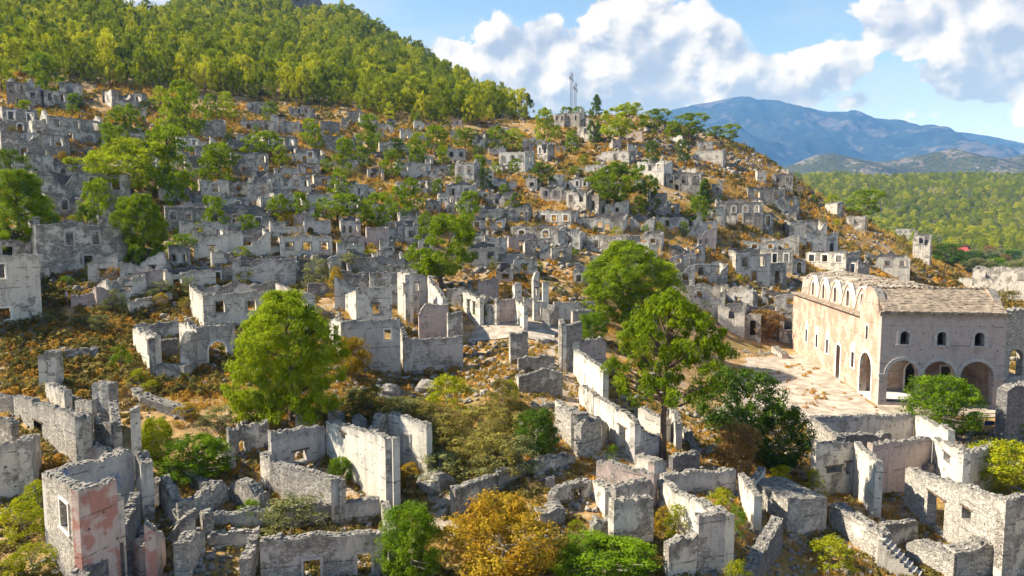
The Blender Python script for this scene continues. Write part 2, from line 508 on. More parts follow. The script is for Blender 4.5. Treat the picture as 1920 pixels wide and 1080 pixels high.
# ------------------------------------------------------------------ terrain: one height field over (bearing, distance)
# profiles of the ground along bearings, as (v, distance) pairs read off the photograph
TER = {
    -500: [(1080, 36), (900, 46), (740, 58), (640, 66), (540, 76), (420, 88), (300, 108), (150, 140), (0, 190), (-200, 260), (-300, 330)],
    0: [(1080, 37), (900, 47), (760, 58), (680, 65), (610, 73), (510, 86), (440, 97), (380, 108), (300, 128), (240, 146), (200, 162), (150, 192), (60, 255), (0, 310), (-100, 400), (-200, 500)],
    150: [(1080, 37), (900, 47), (780, 56), (700, 64), (600, 76), (510, 89), (440, 101), (390, 112), (300, 134), (250, 151), (205, 172), (160, 202), (80, 270), (0, 340), (-60, 420)],
    262: [(1080, 37), (900, 47), (790, 55), (700, 65), (600, 79), (510, 92), (440, 106), (380, 119), (300, 143), (250, 161), (205, 182), (165, 212), (80, 285), (30, 345)],
    340: [(1080, 37), (900, 47), (790, 55), (700, 65), (600, 80), (510, 94), (440, 108), (380, 122), (300, 146), (250, 165), (205, 190), (165, 222), (90, 310), (45, 400), (14, 500), (2, 560)],
    480: [(1080, 38), (940, 46), (800, 54), (720, 61), (620, 76), (530, 94), (440, 114), (370, 131), (300, 153), (250, 175), (215, 202), (185, 230), (100, 330), (45, 440), (8, 530), (-8, 600)],
    600: [(1080, 38), (945, 46), (800, 55), (720, 66), (640, 76), (560, 90), (480, 106), (400, 126), (330, 150), (280, 172), (230, 206), (200, 234), (120, 330), (60, 440), (12, 540)],
    665: [(1080, 38), (945, 46), (800, 56), (735, 66), (670, 74), (580, 88), (500, 105), (420, 124), (350, 149), (300, 170), (250, 198), (215, 228), (130, 330), (70, 440), (24, 545)],
    720: [(1080, 38), (945, 46), (800, 57), (758, 66), (738, 70), (685, 74), (600, 86), (520, 103), (440, 122), (380, 140), (320, 162), (270, 188), (230, 222), (150, 320), (95, 430), (60, 520)],
    800: [(1080, 38), (945, 46), (800, 58), (750, 67), (728, 71), (680, 75.5), (610, 88), (520, 106), (440, 126), (380, 145), (320, 168), (270, 195), (240, 225), (160, 350), (105, 475)],
    880: [(1080, 38), (945, 46), (820, 57), (720, 72), (640, 83), (600, 90), (520, 108), (440, 130), (380, 149), (320, 173), (270, 200), (240, 230), (188, 330), (152, 415)],
    960: [(1080, 38), (900, 48), (760, 63), (680, 74), (640, 81), (600, 89), (500, 116), (430, 136), (350, 167), (280, 203), (232, 255), (208, 310), (198, 345)],
    1020: [(1080, 38), (900, 48), (760, 64), (680, 75), (640, 82), (600, 90), (500, 118), (430, 138), (350, 168), (280, 205), (232, 252), (222, 285)],
    1080: [(1080, 38), (900, 49), (760, 66), (680, 77), (640, 84), (600, 92), (500, 120), (430, 140), (350, 170), (280, 207), (230, 246), (210, 276)],
    1200: [(1080, 38), (900, 50), (800, 61), (720, 72), (640, 90), (560, 108), (500, 123), (430, 143), (350, 173), (280, 207), (232, 243), (214, 264)],
    1300: [(1080, 38), (920, 49), (800, 64), (700, 85), (640, 100), (570, 115), (500, 133), (430, 152), (350, 182), (290, 215), (245, 254)],
    1370: [(1080, 38), (925, 49), (795, 67), (680, 98), (625, 112), (555, 126), (490, 142), (425, 161), (355, 188), (295, 219), (266, 246)],
    1440: [(1080, 41), (960, 50.5), (880, 59), (800, 68.5), (658, 109), (600, 122), (540, 138), (480, 152), (420, 170), (360, 195), (320, 217), (299, 236)],
    1510: [(1080, 43), (950, 54), (905, 60), (790, 69.5), (658, 110), (590, 127), (520, 145), (465, 163), (410, 187), (375, 208), (356, 224)],
    1580: [(1080, 43.5), (950, 55), (912, 61), (784, 70.5), (656, 110), (570, 133), (505, 155), (455, 176), (412, 200), (392, 216)],
    1680: [(1080, 44), (950, 55), (905, 63), (776, 71.5), (650, 112), (575, 136), (520, 158), (480, 178), (447, 206)],
    1750: [(1080, 44), (950, 55), (900, 63), (774, 72), (648, 112), (590, 142), (530, 167), (500, 195)],
    1850: [(1080, 44), (950, 55), (850, 64.5), (800, 69), (768, 73), (640, 114), (590, 150), (545, 205), (508, 320)],
    2400: [(1080, 44), (950, 55), (850, 64.5), (800, 69), (768, 73), (640, 114), (590, 150), (545, 205), (508, 320)],
}
ND, NA = 420, 460
LD = np.linspace(math.log(6), math.log(1700), ND)
DG = np.exp(LD)
AG = np.linspace(-1.35, 1.35, NA)
us = sorted(TER)
cols = []
for u in us:
    ds, zs = [], []
    for (v, d) in TER[u]:
        ds.append(d)
        zs.append(unproj(u, v, d).z)
    ld, lz = ds[-1], zs[-1]
    if u <= 900:
        ds += [ld + 60, ld + 200, ld + 600, 1700]
        zs += [lz - 2, lz - 25, lz - 60, lz - 90]
    elif u < 1750:
        k = (u - 900) / 850
        ds += [ld + 18, ld + 60, ld + 130]
        zs += [lz - 2.5, lz * 0.66, lz * 0.3 + 2]
    if u >= 960:
        ds += [500, 620, 800, 1010, 1150, 1700]
        top = 98 if u >= 1440 else 98 - (1440 - u) * 0.1
        zs += [5.0, 20, 58, top, top - 15, top - 60]
    cols.append(np.interp(DG, ds, zs))
cols = np.array(cols)
acol = np.array([(u - 960) / F / math.cos(PITCH) for u in us])
ZT = np.array([np.interp(AG, acol, cols[:, j]) for j in range(ND)]).T     # [NA, ND]


def blur(Z, k, ax):
    w = np.hanning(2 * k + 3)[1:-1]
    w /= w.sum()
    P = np.pad(Z, [(k, k) if i == ax else (0, 0) for i in range(2)], mode='edge')
    out = np.zeros_like(Z)
    for i in range(2 * k + 1):
        sl = [slice(None)] * 2
        sl[ax] = slice(i, i + Z.shape[ax])
        out += w[i] * P[tuple(sl)]
    return out


ZT = blur(blur(ZT, 5, 0), 2, 1)


def inflat(x, y):
    """1 inside the church yard and the little square, fading to 0"""
    a = np.clip(1 - np.maximum(np.maximum((22 - x), (x - 64)) / 6, np.maximum(73 - y, y - 108) / 6), 0, 1)
    b = np.clip(1.6 - (((x - 1) / 7) ** 2 + ((y - 87) / 5) ** 2), 0, 1)
    return np.maximum(a, b)


def zt(x, y):
    x = np.asarray(x, dtype=float)
    y = np.asarray(y, dtype=float)
    yy = np.maximum(y, 6.01)
    fa = np.clip((x / yy - AG[0]) / (AG[1] - AG[0]), 0, NA - 1.001)
    fd = np.clip((np.log(yy) - LD[0]) / (LD[1] - LD[0]), 0, ND - 1.001)
    ia, id_ = fa.astype(int), fd.astype(int)
    ta, td = fa - ia, fd - id_
    z = (ZT[ia, id_] * (1 - ta) + ZT[ia + 1, id_] * ta) * (1 - td) + (ZT[ia, id_ + 1] * (1 - ta) + ZT[ia + 1, id_ + 1] * ta) * td
    k = np.clip((y - 34) / 60, 0.25, 1.0) * (1 - 0.9 * inflat(x, y))
    far = np.clip((y - 200) / 300, 0, 1)
    z = z + k * (fbm(x / 14, y / 14, 3) * 1.5 + fbm(x / 4.5, y / 4.5, 9, 3) * 0.8) + far * fbm(x / 60, y / 60, 5) * 12
    return z


def ground(x, y):
    return float(zt(np.array([x]), np.array([y]))[0])


_ds = np.exp(np.linspace(math.log(30), math.log(1100), 1500))


def cast(u, v, dmin=34):
    """first ground point along the ray of pixel (u, v)"""
    Y = (540 - v) / F
    tt = _ds / (math.cos(PITCH) + Y * math.sin(PITCH))
    x = (u - 960) / F * tt
    z = CAMZ + tt * (-math.sin(PITCH) + Y * math.cos(PITCH))
    hit = np.nonzero((zt(x, _ds) >= z) & (_ds > dmin))[0]
    i = hit[0] if len(hit) else len(_ds) - 1
    return Vector((x[i], _ds[i], float(zt(np.array([x[i]]), np.array([_ds[i]]))[0])))


# terrain sheet
DM = np.concatenate([np.linspace(6, 34, 8), np.exp(np.linspace(math.log(36), math.log(280), 300)), np.exp(np.linspace(math.log(283), math.log(1650), 90))])
AM = np.linspace(-1.3, 1.3, 420)
AA, DD = np.meshgrid(AM, DM, indexing='ij')
X, Yw = AA * DD, DD
Z = zt(X, Yw)
V = np.stack([X, Yw, Z], -1).reshape(-1, 3)
i0 = (np.arange(len(AM) - 1)[:, None] * len(DM) + np.arange(len(DM) - 1)[None, :]).ravel()
Q = np.stack([i0, i0 + len(DM), i0 + len(DM) + 1, i0 + 1], -1)
hill = link('hillside', tri_mesh('hillside', V, Q, M['ground'], True))
tag(hill, 'dry rocky hillside rising from the ruins to the wooded mountain', None, None, 'structure')
del hill['label']
hill['label'] = 'dry rocky hillside rising from the ruins to the wooded mountain'

# plain that reaches to the horizon
plain = obj('ground', [(-16000, -300, -9), (16000, -300, -9), (16000, 9200, -9), (-16000, 9200, -9)], [(0, 1, 2, 3)],
            plain_mat('far_plain', (0.10, 0.10, 0.045), (0.20, 0.165, 0.085), 0.006, 0.0))
tag(plain, 'flat valley plain reaching to the distant mountains', None, None, 'structure')


def mountain(name, label, prof, d, front, back, nx, ny, rough, mat, seed, noise_wl):
    """a ridge whose crest follows prof [(u, v)] at distance d, with gullied flanks"""
    pu = np.array([p[0] for p in prof], float)
    pz = np.array([unproj(u, v, d).z for u, v in prof])
    px = np.array([unproj(u, v, d).x for u, v in prof])
    xs = np.linspace(px[0], px[-1], nx)
    ys = np.linspace(d - front, d + back, ny)
    XX, YY = np.meshgrid(xs, ys, indexing='ij')
    crest = np.interp(XX, px, pz)
    t = np.where(YY < d, (YY - (d - front)) / front, 1 - (YY - d) / back)
    t = np.clip(t, 0, 1)
    sh = t ** 1.15
    nz = (0.5 - np.abs(fbm(XX / noise_wl, YY / (noise_wl * 1.6), seed, 6)) * 2.2) * rough
    nz2 = fbm(XX / (noise_wl * 0.22), YY / (noise_wl * 0.22), seed + 31, 5) * rough * 0.55
    k = np.sin(np.clip(t, 0, 1) * math.pi) ** 0.7
    ZZ = -12 + (crest + 12) * sh + (nz * k + nz2 * (0.25 + 0.75 * k)) * np.minimum(1, crest / crest.max() + 0.2)
    Vv = np.stack([XX, YY, ZZ], -1).reshape(-1, 3)
    i0 = (np.arange(nx - 1)[:, None] * ny + np.arange(ny - 1)[None, :]).ravel()
    Qq = np.stack([i0, i0 + ny, i0 + ny + 1, i0 + 1], -1)
    o = link(name, tri_mesh(name, Vv, Qq, mat, True))
    return tag(o, label, None, None, 'structure')


def mtn_mat(name, veg, veg2, rockc, scale, amt):
    m, t, b = base_mat(name)
    g = t.new('ShaderNodeNewGeometry')
    p = g.outputs['Position']
    n1 = t.noise(p, scale, 7.0, 0.62)
    n2 = t.noise(p, scale * 9, 5.0, 0.7)
    col = t.mix(t.smooth(n2, 0.4, 0.6), veg, veg2)
    rk = t.smooth(t.m('ADD', n1, t.m('MULTIPLY', t.m('SUBTRACT', n2, 0.5), 0.55)), amt, amt + 0.07)
    col = t.mix(rk, col, t.mix(t.smooth(n2, 0.35, 0.65), tuple(c * 0.6 for c in rockc), rockc))
    t.l.new(col, b.inputs['Base Color'])
    bp = t.new('ShaderNodeBump')
    bp.inputs['Strength'].default_value = 1.0
    bp.inputs['Distance'].default_value = 0.25 / scale * 0.06
    t.l.new(n2, bp.inputs['Height'])
    t.l.new(bp.outputs[0], b.inputs['Normal'])
    return m


mountain('mountain', 'high blue mountain ridge fading into haze on the right',
         [(300, 420), (700, 380), (1000, 300), (1150, 240), (1230, 212), (1300, 196), (1360, 186), (1392, 183), (1410, 190), (1440, 187), (1490, 199), (1560, 211), (1620, 222), (1700, 235),
          (1770, 244), (1850, 254), (1920, 270), (2050, 290), (2300, 330)], 6500, 3000, 2500, 420, 200, 330,
         mtn_mat('far_mountain_slopes', (0.010, 0.016, 0.014), (0.02, 0.028, 0.02), (0.085, 0.075, 0.07), 0.0016, 0.56), 21, 1100)
mountain('rocky_hill', 'grey rocky hills with scattered scrub before the blue mountain',
         [(1250, 370), (1400, 335), (1480, 312), (1530, 291), (1565, 287), (1600, 295), (1640, 304), (1690, 298), (1740, 287), (1785, 279), (1825, 289), (1865, 299), (1920, 290),
          (1990, 280), (2100, 295), (2300, 315)], 2300, 900, 700, 360, 140, 55,
         mtn_mat('rocky_hill_slopes', (0.022, 0.032, 0.014), (0.07, 0.07, 0.03), (0.17, 0.15, 0.13), 0.012, 0.53), 44, 260)

# ------------------------------------------------------------------ walls
def hexa(V, Fc, p):
    """p: 8 points, bottom four (ccw from above) then top four"""
    n = len(V)
    V.extend(p)
    Fc.extend([(n, n + 3, n + 2, n + 1), (n + 4, n + 5, n + 6, n + 7), (n, n + 1, n + 5, n + 4), (n + 1, n + 2, n + 6, n + 5), (n + 2, n + 3, n + 7, n + 6), (n + 3, n, n + 4, n + 7)])


def box(V, Fc, x0, x1, y0, y1, z0, z1):
    hexa(V, Fc, [(x0, y0, z0), (x1, y0, z0), (x1, y1, z0), (x0, y1, z0), (x0, y0, z1), (x1, y0, z1), (x1, y1, z1), (x0, y1, z1)])


def arch_top(op, x):
    x0, x1, z0, z1, kind = op
    w = (x1 - x0) / 2
    if kind == 'r':
        return z1
    k = min(1, abs(x - (x0 + w)) / w)
    if kind == 'a':
        return z1 - w + w * math.sqrt(max(0, 1 - k * k))
    if kind == 's':                                             # segmental
        return z1 - 0.35 * w * k * k
    return z1 - 1.25 * w + 1.25 * w * (1 - k) ** 0.62 * (1 + 0.0 * k)   # pointed


def wall_geo(L, top, t, ops=(), base=-1.0, step=0.55, rag=0.12, seed=0, jit=0.02):
    rr = random.Random(seed)
    xs = set([0.0, L])
    n = max(1, int(L / step))
    for i in range(1, n):
        xs.add(L * i / n + rr.uniform(-.3, .3) * L / n)
    for op in ops:
        x0, x1, z0, z1, kind = op
        xs = {x for x in xs if not (x0 - 0.04 < x < x1 + 0.04)} | {x0, x1}
        m = 1 if kind == 'r' else 10
        for i in range(1, m):
            xs.add(x0 + (x1 - x0) * (0.5 - 0.5 * math.cos(math.pi * i / m)))
    xs = sorted(x for x in xs if -1e-6 <= x <= L + 1e-6)
    hs = [top(x) + rr.uniform(-rag, rag) * (1.0 if rr.random() < .75 else 2.0) for x in xs]
    jf = [rr.uniform(-jit, jit) for _ in xs]
    segs = []
    for i in range(len(xs) - 1):
        xa, xb = xs[i], xs[i + 1]
        xm = (xa + xb) / 2
        lo = (base, base)
        s = []
        for op in sorted((o for o in ops if o[0] - 1e-6 <= xm <= o[1] + 1e-6), key=lambda o: o[2]):
            if op[2] > lo[0] + .01:
                s.append((lo[0], lo[1], min(op[2], hs[i]), min(op[2], hs[i + 1])))
            lo = (arch_top(op, xa), arch_top(op, xb))
        if hs[i] > lo[0] + .03 or hs[i + 1] > lo[1] + .03:
            s.append((lo[0], lo[1], max(hs[i], lo[0]), max(hs[i + 1], lo[1])))
        segs.append(s)
    V, Fc, B = [], [], []
    for i, s in enumerate(segs):
        xa, xb = xs[i], xs[i + 1]
        ya, yb = jf[i], jf[i + 1]
        left = i == 0 or len(segs[i - 1]) != len(s)
        right = i == len(segs) - 1 or len(segs[i + 1]) != len(s)
        for (la, lb, ha, hb) in s:
            k = len(V)
            V += [(xa, ya, la), (xb, yb, lb), (xb, t + yb, lb), (xa, t + ya, la), (xa, ya, ha), (xb, yb, hb), (xb, t + yb, hb + .04), (xa, t + ya, ha + .04)]
            B += [hs[i] - la, hs[i + 1] - lb, hs[i + 1] - lb, hs[i] - la, hs[i] - ha, hs[i + 1] - hb, hs[i + 1] - hb, hs[i] - ha]
            Fc += [(k + 4, k + 5, k + 6, k + 7), (k, k + 1, k + 5, k + 4), (k + 2, k + 3, k + 7, k + 6)]
            if la > base + .01:
                Fc.append((k, k + 3, k + 2, k + 1))
            if right:
                Fc.append((k + 1, k + 2, k + 6, k + 5))
            if left:
                Fc.append((k + 3, k, k + 4, k + 7))
    return V, Fc, xs, hs, B


def frame_geo(op, w=0.2, proud=0.05, depth=0.25, sill=True):
    """raised surround of an opening, standing proud of the wall face"""
    x0, x1, z0, z1, kind = op
    V, Fc = [], []
    if kind == 'r':
        box(V, Fc, x0 - w, x0 - .004, -proud, depth, z0, z1)
        box(V, Fc, x1 + .004, x1 + w, -proud, depth, z0, z1)
        box(V, Fc, x0 - w, x1 + w, -proud, depth, z1 + .004, z1 + w)
    else:
        n = 10
        pts = []
        for i in range(n + 1):
            x = x0 + (x1 - x0) * (0.5 - 0.5 * math.cos(math.pi * i / n))
            pts.append((x, arch_top(op, x)))
        cx = (x0 + x1) / 2
        sp_ = pts[0][1]
        out = []
        hw = (x1 - x0) / 2
        for (x, z) in pts:
            out.append((cx + (x - cx) * (1 + w / hw), sp_ + (z - sp_) * (1 + w / max(.1, z1 - sp_)) if z1 > sp_ else z))
        if sp_ > z0 + .05:
            box(V, Fc, x0 - w, x0 - .004, -proud, depth, z0, sp_)
            box(V, Fc, x1 + .004, x1 + w, -proud, depth, z0, sp_)
        for i in range(n):
            (xa, za), (xb, zb) = pts[i], pts[i + 1]
            (Xa, Za), (Xb, Zb) = out[i], out[i + 1]
            k = len(V)
            V += [(xa, -proud, za), (xb, -proud, zb), (Xb, -proud, Zb), (Xa, -proud, Za), (xa, depth, za), (xb, depth, zb), (Xb, depth, Zb), (Xa, depth, Za)]
            Fc += [(k, k + 1, k + 2, k + 3), (k + 4, k + 7, k + 6, k + 5), (k, k + 4, k + 5, k + 1), (k + 3, k + 2, k + 6, k + 7)]
    if sill:
        box(V, Fc, x0 - w * 1.3, x1 + w * 1.3, -proud * 1.8, depth, z0 - .12, z0 - .004)
    return V, Fc


def stone_pts(rr, c, s):
    x, y, z = c
    pts = []
    for dz in (-1, 1):
        for dx, dy in ((-1, -1), (1, -1), (1, 1), (-1, 1)):
            k = rr.uniform(.55, 1.0) * (1.0 if dz < 0 else rr.uniform(.6, .95))
            pts.append((x + dx * s * k * rr.uniform(.7, 1.2), y + dy * s * k, z + dz * s * .6 * rr.uniform(.6, 1.1)))
    return pts


def cap_geo(xs, hs, t, seed, size=0.16, density=1.0):
    rr = random.Random(seed)
    V, Fc = [], []
    L = xs[-1]
    n = int(L / (size * 1.25) * density)
    rows = 2 if t > .45 else 1
    for i in range(n):
        for r in range(rows):
            if rr.random() < .18:
                continue
            x = (i + rr.uniform(0, 1)) / n * L
            z = float(np.interp(x, xs, hs))
            s = size * rr.uniform(.4, 1.0) * (1.7 if rr.random() < .12 else 1)
            hexa(V, Fc, stone_pts(rr, (x, t * (r + .5) / rows + rr.uniform(-.05, .05), z + s * .25), s))
    return V, Fc


WALLN = [0]


def add_wall(parent, p, yaw, L, top, t, mat, ops=(), base=-2.0, rag=.12, step=.55, cap=0.0, frames=None, fw=.2, sill=True, jit=.02, name='wall', label=None):
    """wall part under parent; p is its start in the parent's space"""
    WALLN[0] += 1
    V, Fc, xs, hs, B = wall_geo(L, top, t, ops, base, step, rag, WALLN[0], jit)
    if not Fc:
        return None
    o = obj(name, V, Fc, mat, parent)
    at = o.data.attributes.new('below', 'FLOAT', 'POINT')
    at.data.foreach_set('value', B)
    o.location = p
    o.rotation_euler = (0, 0, yaw)
    if label:
        o['label'] = label
    if cap > 0:
        V, Fc = cap_geo(xs, hs, t, WALLN[0] + 5000, cap)
        if Fc:
            c = obj('rubble_coping', V, Fc, M['rubble'], o)
            c['kind'] = 'stuff'
    if frames is None and name == 'wall' and cap > 0:
        for op in ops:
            if op[4] == 'r' and top((op[0] + op[1]) / 2) > op[3] + .3:
                V, Fc = [], []
                box(V, Fc, max(.02, op[0] - .22), min(L - .02, op[1] + .22), -.045, t * .45, op[3] - .004, op[3] + .13)
                obj('lintel', V, Fc, M['timber'], o)
    if frames is not None:
        for op in ops:
            if top((op[0] + op[1]) / 2) > op[3] + .1:
                V, Fc = frame_geo(op, fw, .05, min(.3, t * .6), sill)
                obj('window_frame' if op[2] > base + 1.2 else 'door_frame', V, Fc, frames, o)
    return o


# ------------------------------------------------------------------ labels by place, for things in long rows
ORD = ['first', 'second', 'third', 'fourth', 'fifth', 'sixth', 'seventh', 'eighth', 'ninth', 'tenth', 'eleventh', 'twelfth', 'thirteenth',
       'fourteenth', 'fifteenth', 'sixteenth', 'seventeenth', 'eighteenth', 'nineteenth', 'twentieth']
ROWS = {}


def in_row(o, zone, u, text):
    ROWS.setdefault(zone, []).append((u, o, text))


def finish_rows():
    for zone, items in ROWS.items():
        items.sort(key=lambda q: q[0])
        n = len(items)
        for i, (u, o, text) in enumerate(items):
            if n == 1:
                w = 'only one'
            elif i == 0:
                w = 'leftmost'
            elif i == n - 1:
                w = 'rightmost'
            elif i < len(ORD):
                w = ORD[i] + ' from left'
            else:
                w = ORD[min(19, n - 1 - i)] + ' from right'
            o['label'] = '%s, %s %s' % (text, w, zone)


